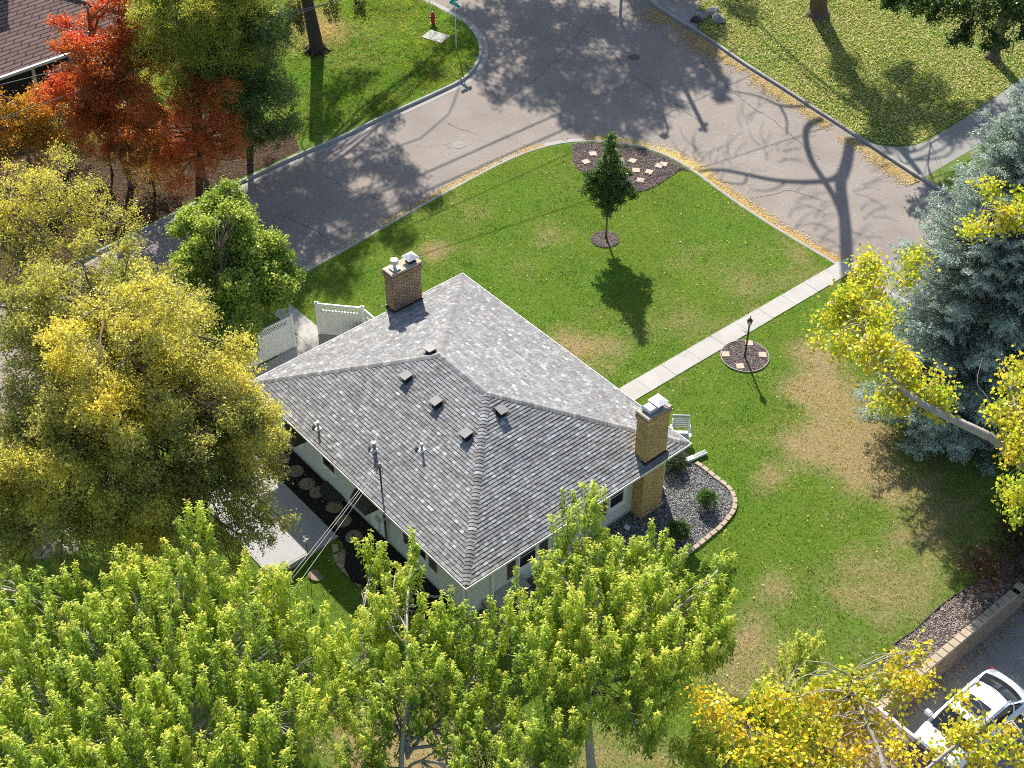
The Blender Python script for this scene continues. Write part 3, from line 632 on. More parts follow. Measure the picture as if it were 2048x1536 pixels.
mb = MB(); cx, cy = .09, -2.775; mb.add([(cx-.28, cy-.28, 5.28), (cx+.28, cy-.28, 5.28), (cx+.28, cy+.28, 5.28), (cx-.28, cy+.28, 5.28), (cx, cy, 5.42)], [(0, 1, 4), (1, 2, 4), (2, 3, 4), (3, 0, 4), (3, 2, 1, 0)]); part('chimney_cap', mb, 'galv', c2)
mb = MB(); mb.box(-.27, .39, -3.96, -2.44, 2.9, 3.12); part('flashing', mb, 'dark_metal', c2)
c1 = chimney(13.06, 13.64, -2.14, -1.02, 5.30, .16, 'brick_ochre', 'narrow ochre brick chimney rising from the gravel bed')
mb = MB(); mb.box(12.98, 13.70, -2.20, -.96, -.3, .16, bev=.03); part('chimney_foot', mb, 'brick_tan', c1)
mb = MB(); mb.box(13.04, 13.66, -1.98, -1.18, 5.281, 5.33, bev=.02); part('chimney_crown', mb, 'mortar_crown', c1)
mb = MB()
for y0, y1 in ((-2.2, -1.99), (-1.17, -.96)): mb.box(13.0, 13.70, y0, y1, 5.24, 5.34, bev=.03)
part('cap_stone', mb, 'stone_cap', c1)
mb = MB(); mb.box(13.12, 13.5, -1.96, -1.62, 5.33, 5.42); mb.box(13.08, 13.56, -2.0, -1.56, 5.42, 5.52, bev=.05); part('flue_cap', mb, 'plastic_grey', c1)
mb = MB(); mb.box(13.18, 13.46, -1.5, -1.22, 5.33, 5.54); part('flue', mb, 'iron', c1)
mb = MB(); mb.add([(13.04, -1.62, 5.56), (13.60, -1.62, 5.56), (13.60, -1.08, 5.56), (13.04, -1.08, 5.56), (13.32, -1.35, 5.62)], [(0, 1, 4), (1, 2, 4), (2, 3, 4), (3, 0, 4), (3, 2, 1, 0)]); part('chimney_cap', mb, 'galv', c1)
mb = MB(); z1 = rz(13.0, -1.5); mb.box(13.0, 13.69, -2.2, -.97, 2.86, 3.06); part('flashing', mb, 'dark_metal', c1)
# roof vents
def slope_frame(x, y, face):
    up = {'sw': Vector((0, CT, STH)), 'se': Vector((-CT, 0, STH)), 'nw': Vector((CT, 0, STH)), 'ne': Vector((0, -CT, STH))}[face]
    rt = {'sw': Vector((1, 0, 0)), 'se': Vector((0, 1, 0)), 'nw': Vector((0, -1, 0)), 'ne': Vector((-1, 0, 0))}[face]; n = rt.cross(up)
    p = Vector((x, y, rz(x, y)+.01)); return Matrix(((rt.x, up.x, n.x, p.x), (rt.y, up.y, n.y, p.y), (rt.z, up.z, n.z, p.z), (0, 0, 0, 1)))
def roof_px(px, py):
    P = None; z = 4.
    for _ in range(30): P = G(px, py, z); l = WL(P); z = rz(*l)
    return l
VENTS = [(862, 705, 'nw'), (815, 755, 'sw'), (875, 806, 'sw'), (935, 870, 'sw'), (1001, 823, 'se')]
for px, py, fc in VENTS:
    x, y = roof_px(px, py); M = slope_frame(x, y, fc)
    mb = MB(); mb.box(-.24, .24, -.26, .26, 0, .02, M); mb.box(-.15, .15, -.15, .15, .02, .10, M); v = part('roof_vent', mb, 'dark_metal', roof)
    mb = MB(); Vh = [(-.20, -.22, .19), (.20, -.22, .19), (.18, .2, .10), (-.18, .2, .10), (-.20, -.22, .24), (.20, -.22, .24), (.18, .2, .14), (-.18, .2, .14)]
    mb.add([tuple(M @ Vector(p)) for p in Vh], [(3, 2, 1, 0), (4, 5, 6, 7), (0, 1, 5, 4), (1, 2, 6, 5), (2, 3, 7, 6), (3, 0, 4, 7)]); part('vent_hood', mb, 'vent_grey', v)
for px, py, r, h in ((637, 850, .045, .36), (749, 893, .075, .42), (844, 893, .045, .36)):
    x, y = roof_px(px, py+8); z = rz(x, y); M = slope_frame(x, y, 'sw')
    mb = MB(); mb.box(-.11, .11, -.12, .12, .01, .024, M); mb.lathe((x, y, z), [(r+.04, .0), (r+.02, .07), (r+.008, .09)], 14); v = part('vent_flashing', mb, 'white_paint', roof)
    mb = MB(); mb.cyl((x, y, z), (x, y, z+h), r, n=14); part('vent_pipe', mb, 'grey_metal', v)
    mb = MB(); mb.lathe((x, y, z+h-.01), [(r*1.5, 0), (r*1.6, .03), (r*1.1, .05), (r*1.1, .03)] if r > .06 else [(r*1.15, 0), (r*1.15, .03)], 16); part('vent_collar', mb, 'galv', v)
    mb = MB(); mb.box(-.27, -.17, -.13, -.02, .02, .06, M); part('vent_patch', mb, 'dark_metal', v)
# a fallen twig line on the roof
# windows
def window(axis, a0, a1, z0, z1):
    """axis 'x': on the wall x=WLX1 spanning y a0..a1; axis 'y': on the wall y=WLY0"""
    def B(mb, u0, u1, w0, w1, d0, d1):
        if axis == 'x': mb.box(WLX1+d0, WLX1+d1, u0, u1, w0, w1)
        else: mb.box(u0, u1, WLY0-d1, WLY0-d0, w0, w1)
    t = .07; mb = MB()
    B(mb, a0-t, a0, z0-t, z1+t, 0, .05); B(mb, a1, a1+t, z0-t, z1+t, 0, .05); B(mb, a0, a1, z0-t, z0, 0, .05); B(mb, a0, a1, z1, z1+t, 0, .05)
    v = part('window', mb, 'white_paint', house)
    mb = MB(); B(mb, a0+.06, a1-.06, z0+.06, z1-.06, .004, .014); part('glass', mb, 'glass_dark', v)
    s = .045; mb = MB(); B(mb, a0+.002, a0+s, z0+.002, z1-.002, .002, .03); B(mb, a1-s, a1-.002, z0+.002, z1-.002, .002, .03); B(mb, a0+s, a1-s, z0+.002, z0+s, .002, .03); B(mb, a0+s, a1-s, z1-s, z1-.002, .002, .03)
    m_ = (z0+z1)/2; B(mb, a0+s, a1-s, m_-.015, m_+.015, .002, .028); part('sash', mb, 'white_paint', v)
    mb = MB(); B(mb, a0-t-.03, a1+t+.03, z0-t-.04, z0-t, 0, .09); part('sill', mb, 'white_paint', v)
def shutter(axis, a0, a1, z0, z1):
    mb = MB()
    def B(u0, u1, w0, w1, d0, d1):
        if axis == 'x': mb.box(WLX1+d0, WLX1+d1, u0, u1, w0, w1)
        else: mb.box(u0, u1, WLY0-d1, WLY0-d0, w0, w1)
    B(a0, a1, z0, z1, .0, .025); B(a0, a0+.05, z0, z1, .025, .04); B(a1-.05, a1, z0, z1, .025, .04)
    for z in np.arange(z0+.05, z1-.05, .07): B(a0+.05, a1-.05, z, z+.045, .025, .034)
    part('shutter', mb, 'shutter', house)
window('x', -7.93, -7.08, .87, 2.05); shutter('x', -8.48, -8.1, .70, 2.12); shutter('x', -6.91, -6.53, .70, 2.12)
window('x', -3.38, -2.60, .90, 2.05); shutter('x', -3.93, -3.55, .78, 2.12); 
window('y', 9.92, 10.74, 1.0, 2.1); shutter('y', 9.34, 9.76, .92, 2.12); shutter('y', 10.9, 11.32, .92, 2.12)
window('y', 1.4, 2.6, 1.0, 2.1); window('y', 4.0, 4.9, 1.0, 2.1)
# door hoods under the eave on the shaded side
def awning(x0, x1):
    mb = MB(); n = 7; V = []; y0 = WLY0
    prof = [(0, 2.55), (-.35, 2.5), (-.62, 2.38), (-.80, 2.18), (-.86, 1.98)]
    for dy, z in prof: V += [(x0+.10*(1-(dy+.86)/.86), y0+dy, z), (x1-.10*(1-(dy+.86)/.86), y0+dy, z)]
    F = [(2*i, 2*i+1, 2*i+3, 2*i+2) for i in range(len(prof)-1)]
    V2 = [(a, b, c-.03) for a, b, c in V]; o = len(V)
    F += [tuple(reversed([i+o for i in f])) for f in F]; F += [(0, 2, 4, 6, 8, 0+o, ) if False else (8, 9, 9+o, 8+o)]
    mb.add(V+V2, F)
    for xx in (0, 1):
        P = [V[2*i+xx] for i in range(len(prof))]+[(V[xx][0], y0, 1.98)]; P2 = [(p[0]+(.02 if xx == 0 else -.02), p[1], p[2]-.004) for p in P]; n = len(P)
        mb.add(P+P2, [tuple(range(n)), tuple(reversed(range(n, 2*n)))]+[(i, (i+1) % n, n+(i+1) % n, n+i) for i in range(n)])
    part('awning', mb, 'awning', house)
awning(7.05, 8.25); awning(2.4, 3.5)
mb = MB(); mb.box(7.2, 8.05, WLY0-.03, WLY0, .1, 2.1); d = part('side_door', mb, 'white_paint', house); mb = MB(); mb.cyl((7.95, WLY0-.03, 1.0), (7.95, WLY0-.09, 1.0), .03); part('door_handle', mb, 'galv', d)
# service mast with insulators
mx, my = 8.36, WLY0-.17
mb = MB(); mb.cyl((mx, my, .3), (mx, my, 4.35), .034, n=10); mst = part('service_mast', mb, 'iron', house)
mb = MB(); mb.lathe((mx, my, 4.33), [(.06, 0), (.075, .05), (.05, .12), (.02, .14)], 12); part('weather_head', mb, 'grey_metal', mst)
mb = MB()
for z in (4.16, 4.02, 3.88): mb.cyl((mx-.02, my, z), (mx-.13, my-.05, z), .012, n=6); mb.lathe((mx-.15, my-.06, z-.035), [(.02, 0), (.034, .02), (.034, .05), (.02, .07)], 8)
mb.tube([(mx, my, 4.38), (mx-.2, my-.02, 4.34), (mx-.31, my-.05, 4.1), (mx-.26, my-.05, 3.92), (mx-.15, my-.06, 3.9)], .008, 5); mb.tube([(mx, my, 4.38), (mx+.16, my, 4.3), (mx+.2, my, 4.1), (mx+.05, my, 4.0)], .008, 5)
part('insulator', mb, 'iron', mst)
mb = MB(); mb.box(mx-.17, mx+.10, WLY0-.13, WLY0, 1.15, 1.75, bev=.02); me_ = part('meter_box', mb, 'plastic_grey', house); mb = MB(); mb.cyl((mx-.03, WLY0-.13, 1.5), (mx-.03, WLY0-.22, 1.5), .08); part('meter_dial', mb, 'lamp_glass', me_)
mb = MB(); mb.box(mx-.75, mx-.5, WLY0-.10, WLY0, .75, 1.0); mb.cyl((mx-.62, WLY0-.05, .75), (mx-.62, WLY0-.05, 0), .015, n=6); mb.cyl((mx-.1, WLY0-.05, 1.15), (mx-.1, WLY0-.05, 0.05), .02, n=6); part('utility_box', mb, 'plastic_grey', house)
# basement window wells along the walls
def well(x, y, w_, d_, face, cov, label):
    base = LW(x, y, 0); t = thing('window_well', label, 'window well', base, ANG, 'window wells along the house')
    n = 14; V = []; F = []
    pts = [(-w_*math.cos(math.pi*i/n), -d_*math.sin(math.pi*i/n)) for i in range(n+1)]
    if face == 'x': pts = [(-b, a) for a, b in pts]
    for a, b in pts: V += [(a, b, .0-.3), (a, b, .12), (a*1.05, b*1.05, .12), (a*1.05, b*1.05, -.3)]
    for i in range(n):
        for k in range(3): F.append((4*i+k, 4*i+4+k, 4*i+5+k, 4*i+1+k))
    mb = MB(); mb.add(V, F); part('rim', mb, 'galv' if cov != 'dome' else 'iron', t)
    if cov == 'open': mb = MB(); mb.prism(pts, -.02, .03); part('pit_shade', mb, 'shade_black', t)  # flat black fill paints the shade of the open well
    else:
        mb = MB(); mb.prism([(a*.98, b*.98) for a, b in pts], .10, .135)
        for k in (-.5, 0, .5): mb.add(*(lambda B: (B.v, B.f))(MB().box(-w_*.9*abs(1) if face == 'y' else 0.02, w_*.9 if face == 'y' else d_*.9, k*w_-.01 if face == 'x' else -.02, k*w_+.01 if face == 'x' else 0, .135, .15)))
        part('cover', mb, 'dark_metal', t)
    return t
well(4.75, WLY0-.04, .62, .55, 'y', 'dome', 'dark covered window well behind the round stepping stones')
well(11.1, WLY0-.04, .6, .5, 'y', 'open', 'open half round window well with pale rim near the south corner')
t = thing('window_well_cover', 'long pale sloped cover against the siding at the house corner under the trees', 'cover', LW(WLX1, -8.75, 0), ANG)
mb = MB(); mb.add([(.0, -.95, .0), (.62, -.95, .0), (.62, .95, .0), (0, .95, 0), (0, -.95, .52), (.60, -.95, .30), (.60, .95, .30), (0, .95, .52)], [(3, 2, 1, 0), (4, 5, 6, 7), (0, 1, 5, 4), (1, 2, 6, 5), (2, 3, 7, 6), (3, 0, 4, 7)])
part('panel', mb, 'cover', t)
mb = MB(); mb.box(.60, .64, -.97, .97, .28, .33); mb.box(0, .6, -.97, -.95, .28, .34); part('rim', mb, 'dark_metal', t)
t = thing('window_well_cover', 'low pale ledge cover along the siding between the two shuttered windows', 'cover', LW(WLX1, -5.9, 0), ANG)
mb = MB(); mb.box(.0, .42, -.8, .8, 0, .28, bev=.03); part('panel', mb, 'cover', t)
# raised concrete pad beside the strip of stepping stones
t = thing('raised_patio', 'flat grey concrete patio pad with thick pale edge beside the round stepping stones', 'patio', LW(1.5, -11.7, 0), ANG)
mb = MB(); mb.box(0, 5.22, -3.05, 0, -.6, .05, bev=.015); part('slab', mb, 'cover', t)
mb = MB(); mb.box(-.75, 0, -.16, 0, -.3, .05); mb.box(5.222, 5.30, -3.1, .02, -.58, .045); mb.box(.0, 5.222, -3.09, -3.052, -.58, .04); part('edge', mb, 'concrete', t)
mb = MB(); mb.box(-2.2, -1.6, 0.0, .55, 0, .25, bev=.03); part('step', mb, 'cover', t)

# ================================================================== small things in the yard
def reuse(o, name, loc, rot=0., label=None, group=None, cat=None, sc=None):
    r = o.copy(); r.name = name; C.objects.link(r); r.location = loc; r.rotation_euler.z = rot
    if sc: r.scale = sc
    if label: r['label'] = label
    if group: r['group'] = group
    for ch in list(o.children):
        c = ch.copy(); C.objects.link(c); c.parent = r
        for g in ch.children: d = g.copy(); C.objects.link(d); d.parent = c
    return r
# round stepping stones
mb = MB(); n = 26; V = []
for rr, z in ((.33, -.03), (.34, .02), (.31, .035)): V += [(rr*(1+.03*math.sin(3*a+1))*math.cos(a), rr*(1+.03*math.sin(3*a+1))*math.sin(a), z) for a in [2*math.pi*i/n for i in range(n)]]
mb.add(V, [(k*n+i, k*n+(i+1) % n, (k+1)*n+(i+1) % n, (k+1)*n+i) for k in (0, 1) for i in range(n)]+[tuple(range(2*n, 3*n))])
SS = [(564, 918, 'round stepping stone nearest the far end of the shaded strip'), (591, 943, 'second round stepping stone from the far end of the shaded strip'), (614, 968, 'third round stepping stone, just before the dark covered well'), (636, 985, 'round stepping stone partly beside the dark well cover'),
      (669, 1014, 'round stepping stone just past the dark well cover'), (686, 1042, 'round stepping stone under the service wires'), (708, 1074, 'round stepping stone between the wires and the patio corner'), (633, 1136, 'round stone lying past the patio edge beneath the wires'), (690, 1112, 'round stone set inside the curved paver edging')]
first = None
for i, (px, py, lb) in enumerate(SS):
    P = G(px, py); P[2] = gz(P)
    if first is None: first = tag(meshobj('stepping_stone', mb, 'step_stone', loc=P), lb, 'stepping stone', 'round stepping stones beside the house')
    else: o = reuse(first, 'stepping_stone', P, i*1.3, lb); o['category'] = 'stepping stone'
# square pavers
def paver_set(lst, group, s):
    f = None
    for px, py, a, lb in lst:
        P = G(px, py); 
        if f is None:
            mb = MB(); mb.box(-s/2, s/2, -s/2, s/2, 0, .07, bev=.008); f = tag(meshobj('paver', mb, 'paver', loc=P, rot=a), lb, 'paver', group)
        else: reuse(f, 'paver', P, a, lb)
paver_set([(1451, 710, .0, 'square tan paver on the left side of the lamp post ring'), (1525, 711, -.12, 'square tan paver on the right side of the lamp post ring'), (1480, 734, .1, 'square tan paver at the front of the lamp post ring'), (1498, 688, .0, 'square tan paver directly behind the lamp post')], 'pavers around the lamp post', .34)
paver_set([(1186, 309, .1, 'square pale paver nearest the kerb on the left of the corner bed'), (1172, 325, .5, 'square pale paver at the left tip of the corner bed'), (1265, 323, -.5, 'square pale paver just right of the boulder'), (1272, 342, 0, 'square pale paver in the middle of the corner bed'),
           (1318, 333, -.5, 'rightmost square pale paver of the corner bed'), (1298, 345, -.4, 'square pale paver between the middle and rightmost ones'), (1281, 362, -.3, 'square pale paver nearest the lawn in the corner bed'), (1327, 330, -.3, 'half buried paver behind the rightmost one')], 'pavers in the corner mulch bed', .38)
def rock(name, px, py, r, lb, seed, m='boulder', z=0, group=None, flat=.6, cat='rock'):
    rg = np.random.default_rng(seed); mb = MB(); n, k = 14, 8; V = []; F = []; P = G(px, py, z)
    for j in range(k+1):
        th = math.pi*j/k
        for i in range(n):
            ph = 2*math.pi*i/n; d = 1+.16*math.sin(3*ph+seed)*math.sin(th)+.10*math.sin(5*ph+2*th+seed)+rg.uniform(-.04, .04)
            V.append((r*d*math.sin(th)*math.cos(ph), r*.8*d*math.sin(th)*math.sin(ph), r*flat*d*math.cos(th)+r*.25))
    for j in range(k):
        for i in range(n): F.append((j*n+i, (j+1)*n+i, (j+1)*n+(i+1) % n, j*n+(i+1) % n))
    mb.add(V, F); return tag(meshobj(name, mb, m, loc=P, rot=seed*.7, smooth=True), lb, cat, group)
rock('boulder', 1238, 330, .40, 'rounded grey boulder behind the young tree in the corner bed', 2)
rock('rock', 1436, 42, .48, 'pale smooth rock at the right of the driveway rock pile', 3, group='rocks at the driveway corner')
rock('rock', 1404, 34, .42, 'slanted pale rock in the middle of the driveway rock pile', 5, group='rocks at the driveway corner')
rock('rock', 1425, 27, .45, 'brownish rock at the back of the driveway rock pile', 6, group='rocks at the driveway corner')
rock('rock', 1391, 42, .36, 'dark rock of the pile nearest the kerb', 8, m='iron', group='rocks at the driveway corner')
# stone edging of the gravel bed, one block after another
seg = np.r_[0, np.cumsum(np.linalg.norm(np.diff(np.array(edge_w), axis=0), axis=1))]; ex_, ey_ = np.array(edge_w).T
nb = int(seg[-1]/.335); f = None
ORD = ['1st', '2nd', '3rd']+['%dth' % i for i in range(4, 21)]+['21st', '22nd', '23rd']+['%dth' % i for i in range(24, 31)]+['31st', '32nd', '33rd']+['%dth' % i for i in range(34, 60)]
for i in range(nb):
    t = (i+.5)*seg[-1]/nb; x = np.interp(t, seg, ex_); y = np.interp(t, seg, ey_); x2 = np.interp(t+.05, seg, ex_); y2 = np.interp(t+.05, seg, ey_); a = math.atan2(y2-y, x2-x)+RG.normal(0, .04)
    lb = '%s tan edging block of the gravel bed, counted from the downspout extension' % ORD[i]
    if f is None:
        mb = MB(); mb.add([(-.165, -.08, 0), (.165, -.08, 0), (.14, .10, 0), (-.14, .10, 0), (-.16, -.075, .10), (.16, -.075, .10), (.135, .095, .10), (-.135, .095, .10)], [(3, 2, 1, 0), (4, 5, 6, 7), (0, 1, 5, 4), (1, 2, 6, 5), (2, 3, 7, 6), (3, 0, 4, 7)])
        f = tag(meshobj('edging_block', mb, 'block', loc=(x, y, 0), rot=a), lb, 'edging block', 'tan edging blocks around the gravel bed')
    else: reuse(f, 'edging_block', (x, y, gz((x, y))), a+(math.pi if False else 0), lb)
APX = [(671, 1103), (675, 1120), (683, 1134), (694, 1146), (706, 1157), (717, 1168)]
for i, (px, py) in enumerate(APX):
    P = G(px, py, -.2); P[2] = gz(P)-.0; q = G(APX[min(i+1, 5)][0], APX[min(i+1, 5)][1], -.2) if i < 5 else G(728, 1179, -.2); a = math.atan2(q[1]-P[1], q[0]-P[0])
    reuse(f, 'edging_block', P, a, '%s grey block of the curved edging on the shaded lawn, counted from the patio' % ORD[i], 'blocks of the curved edging on the shaded lawn', sc=(1.15, 1.3, .8))
# plastic edging around the lamp ring and the lower bed
def ring_edging(pts, z0, z1, label, closed=True, m='edging', cat='edging'):
    mb = MB(); P = np.array(pts); n = len(P); base = (float(P[0][0]), float(P[0][1]), 0.)
    I = offs(list(map(tuple, pts)) if not closed else list(map(tuple, pts)), .03); V = []
    for a, b in zip(pts, I): V += [(a[0], a[1], z0), (a[0], a[1], z1), (b[0], b[1], z1), (b[0], b[1], z0)]
    F = []
    for i in range(n-(0 if closed else 1)):
        j = (i+1) % n
        for k in range(3): F.append((4*i+k, 4*j+k, 4*j+k+1, 4*i+k+1))
    mb.add(V, F); return single('bed_edging', mb, m, label, cat, base)
ring_edging(ell(1489.5, 713, 1.07, 40), -.02, .06, 'thin ring edging around the lamp post mulch', m='edging_grey')
ring_edging([tuple(LW(x, y)[:2]) for x, y in ((25.3, -2.5), (25.05, -1.6), (24.75, -1.15), (24.4, -.75), (24.16, -.42), (24.02, .05), (23.95, .53), (23.97, 1.0), (24.03, 1.58), (23.98, 2.2), (23.95, 2.83), (23.94, 3.3), (23.96, 3.89), (24.05, 4.6), (24.18, 5.26), (24.3, 6.34), (24.3, 8))], -.02, .07, 'wavy black edging strip between the lawn and the lower mulch bed', closed=False)
ring_edging([tuple(LW(x, y)[:2]) for x, y in ((-1.5, -11.62), (.7, -11.62))], -.02, .10, 'straight pale edging strip at the far end of the shaded bed', closed=False, m='edging_grey')
# lamp post
t = thing('lamp_post', 'dark post lantern standing in the round mulch ring beside the front walk', 'lamp post', G(1489.5, 715))
mb = MB(); mb.lathe((0, 0, 0), [(.09, 0), (.09, .05), (.05, .08), (.042, .9), (.036, 1.78), (.05, 1.80), (.03, 1.84)], 12); part('post', mb, 'iron', t)
mb = MB(); mb.cyl((-.16, 0, 1.45), (.0, 0, 1.45), .01, n=6); mb.cyl((0, 0, 1.45), (-.28, .12, 1.45), .01, n=6); part('crossbar', mb, 'iron', t)
mb = MB(); mb.lathe((0, 0, 1.84), [(.05, 0), (.10, .08), (.125, .22), (.11, .27)], 8); part('lamp_glass', mb, 'lamp_glass', t)
mb = MB(); mb.lathe((0, 0, 2.10), [(.13, 0), (.11, .04), (.05, .11), (.02, .14), (.02, .24), (.008, .27)], 10)
for i in range(6): a = i*math.pi/3; mb.cyl((.055*math.cos(a), .055*math.sin(a), 1.85), (.125*math.cos(a), .125*math.sin(a), 2.10), .008, n=4)
part('lantern_cap', mb, 'iron', t)
# white armchair
t = thing('patio_armchair', 'white slatted patio armchair on the lawn by the front corner of the roof', 'armchair', LW(11.55, 2.15, 0), ANG+.82)
mb = MB()
for sx in (-1, 1):
    for k in range(1): mb.box(sx*.36-.055, sx*.36+.055, -.42, .30, .58, .62, bev=.01)
part('armrest', mb, 'white_vinyl', t)
for sx in (-1, 1):
    for sy in (-.36, .26): mb = MB(); mb.box(sx*.34-.03, sx*.34+.03, sy-.035, sy+.035, 0, .58 if sy < 0 else .95); part('leg', mb, 'white_vinyl', t)
mb = MB()
for k in range(6): mb.box(-.31, .31, -.36+k*.1, -.28+k*.1, .36+.01*k*-1, .385-.01*k)
part('seat', mb, 'slat_shade', t)
mb = MB()
for k in range(6): z = .50+.085*k; mb.box(-.31, .31, .22+.025*k, .24+.025*k, z, z+.06)
mb.box(-.36, .36, .37, .41, 1.0, 1.06); part('backrest', mb, 'slat_shade', t)  # slats of the white chair take their blue-grey shade as colour
# downspout extension
A = LW(12.45, .16, .12); B = LW(12.80, 2.30, .10)
t = thing('downspout_extension', 'long white downspout extension lying across the bed to the lawn', 'downspout', A, math.atan2(B[1]-A[1], B[0]-A[0])); Lx = float(np.linalg.norm((B-A)[:2]))
mb = MB(); mb.box(-.9, Lx*.62, -.055, .055, -.04, .04, bev=.01); part('pipe', mb, 'white_vinyl', t)
mb = MB(); mb.box(Lx*.6, Lx+.1, -.09, .09, -.06, -.04); mb.box(Lx*.6, Lx+.1, -.09, -.075, -.04, .05); mb.box(Lx*.6, Lx+.1, .075, .09, -.04, .05); mb.box(Lx*.56, Lx*.75, -.10, .10, .0, .06); part('trough', mb, 'white_vinyl', t)
# flood light on a stake near the chimney foot
t = thing('garden_floodlight', 'small pale square floodlight on the dark gravel beside the chimney foot', 'garden light', G(1254, 1058))
mb = MB(); mb.cyl((0, 0, 0), (0, 0, .16), .015, n=6); part('stake', mb, 'iron', t); mb = MB(); mb.box(-.13, .09, -.08, .10, .14, .20, Matrix.Rotation(.5, 4, 'X') @ Matrix.Rotation(-.6, 4, 'Z')); part('lamp_head', mb, 'galv', t)
rock('stone', 1254, 1141, .15, 'small grey stone at the lower edge of the shaded gravel', 11, cat='stone'); rock('stone', 1244, 1143, .12, 'smaller stone touching the grey stone in the shaded gravel', 12, cat='stone')
# wind spinner pole by the patio
P = G(617, 1118); P[2] = gz(P)
t = thing('bird_feeder_pole', 'thin dark pole with a small white feeder beside the concrete patio pad', 'bird feeder', P)
mb = MB(); mb.cyl((0, 0, 0), (0, 0, 1.35), .016, n=6); part('pole', mb, 'iron', t)
mb = MB(); mb.lathe((.03, -.04, 1.30), [(.05, 0), (.06, .04), (.055, .12), (.02, .14)], 10); part('feeder_cup', mb, 'lamp_glass', t)
mb = MB()
for a in (0, 2.1, 4.2): mb.add([(0, 0, 1.42), (.16*math.cos(a), .16*math.sin(a), 1.45), (.15*math.cos(a+.35), .15*math.sin(a+.35), 1.40), (0, 0, 1.38)], [(0, 1, 2, 3), (3, 2, 1, 0)])
mb.cyl((0, 0, 1.3), (.0, .0, 1.6), .01, n=5); part('vane', mb, 'white_paint', t)
P = G(618, 1195, -.4); P[2] = gz(P)
t = tag(meshobj('garden_stake', MB().cyl((0, 0, 0), (0, 0, .9), .012, n=6), 'iron', loc=P), 'thin dark stake standing at the edge of the sunlit grass under the wires', 'stake')
# fences
def vinyl_panel(x0, y0, x1, y1, posts, label):
    b = LW(x0, y0, 0); d = np.array([x1-x0, y1-y0]); L = float(np.linalg.norm(d)); a = ANG+math.atan2(d[1], d[0])
    t = thing('vinyl_fence', label, 'fence', b, a, 'white vinyl fence sections at the side gate')
    mb = MB(); nB = int(L/.16)
    for i in range(nB): w_ = (L-.12)/nB; mb.box(.06+i*w_+.003, .06+(i+1)*w_-.003, -.016, .016, .10, 1.36)
    part('boards', mb, 'white_vinyl', t)
    for z0, z1 in ((.04, .11), (1.35, 1.42), (1.70, 1.78)): mb = MB(); mb.box(.05, L-.05, -.03, .03, z0, z1); part('rail', mb, 'white_vinyl', t)
    mb = MB(); mb.box(.06, .22, -.014, .014, 1.42, 1.70); mb.box(L-.22, L-.06, -.014, .014, 1.42, 1.70); s = .14
    nx = int((L-.44)/s)
    for i in range(-3, nx+1):
        for sg in (1, -1):
            xa = .22+i*s; xb = xa+.28
            if sg < 0: xa, xb = xb, xa
            za, zb = 1.42, 1.70; lo, hi = .22, L-.22
            def cl(x, z, X, Z):
                for lim, s_ in ((lo, 1), (hi, -1)):
                    if (x-lim)*s_ < 0:
                        if (X-lim)*s_ <= 0: return None
                        k = (lim-x)/(X-x); x, z = lim, z+(Z-z)*k
                return x, z
            p = cl(xa, za, xb, zb); r_ = cl(xb, zb, xa, za)
            if p and r_ and abs(p[0]-r_[0]) > .02:
                o = .004*sg; w_ = .024; mb.add([(p[0]-w_, o-.004, p[1]), (p[0]+w_, o-.004, p[1]), (r_[0]+w_, o-.004, r_[1]), (r_[0]-w_, o-.004, r_[1]), (p[0]-w_, o+.004, p[1]), (p[0]+w_, o+.004, p[1]), (r_[0]+w_, o+.004, r_[1]), (r_[0]-w_, o+.004, r_[1])], [(0, 1, 2, 3), (7, 6, 5, 4), (0, 3, 7, 4), (1, 5, 6, 2)])
    part('lattice', mb, 'white_vinyl', t)
    for x in posts:
        mb = MB(); mb.box(x*L-.065, x*L+.065, -.065, .065, 0, 1.80); p = part('post', mb, 'white_vinyl', t)
        mb = MB(); mb.box(x*L-.08, x*L+.08, -.08, .08, 1.80, 1.83); c = x*L; mb.add([(c-.07, -.07, 1.83), (c+.07, -.07, 1.83), (c+.07, .07, 1.83), (c-.07, .07, 1.83), (c, 0, 1.90)], [(0, 1, 4), (1, 2, 4), (2, 3, 4), (3, 0, 4)]); part('post_cap', mb, 'white_vinyl', p)
vinyl_panel(-3.72, -5.3, -2.16, -3.94, (0, 1), 'angled white vinyl fence panel with lattice top right of the gate opening')
vinyl_panel(-2.06, -3.94, -.45, -3.97, (), 'short white vinyl fence section running from the corner post to the house')
vinyl_panel(-3.73, -6.64, -3.73, -9.3, (0, 1), 'white vinyl fence panel with lattice top left of the gate opening')
t = thing('wheeled_bin', 'dark green wheeled bin in the corner behind the white fence', 'bin', LW(-1.75, -4.5, 0), ANG)
mb = MB(); mb.add([(-.22, -.25, .05), (.22, -.25, .05), (.22, .25, .05), (-.22, .25, .05), (-.29, -.33, .95), (.29, -.33, .95), (.29, .33, .95), (-.29, .33, .95)], [(3, 2, 1, 0), (4, 5, 6, 7), (0, 1, 5, 4), (1, 2, 6, 5), (2, 3, 7, 6), (3, 0, 4, 7)]); part('body', mb, 'bin_green', t)
mb = MB(); mb.box(-.31, .31, -.36, .36, .951, 1.01, bev=.02); part('lid', mb, 'bin_green', t)
for s in (-1, 1): mb = MB(); mb.cyl((s*.22, .27, .12), (s*.28, .27, .12), .12); part('wheel', mb, 'rubber', t)
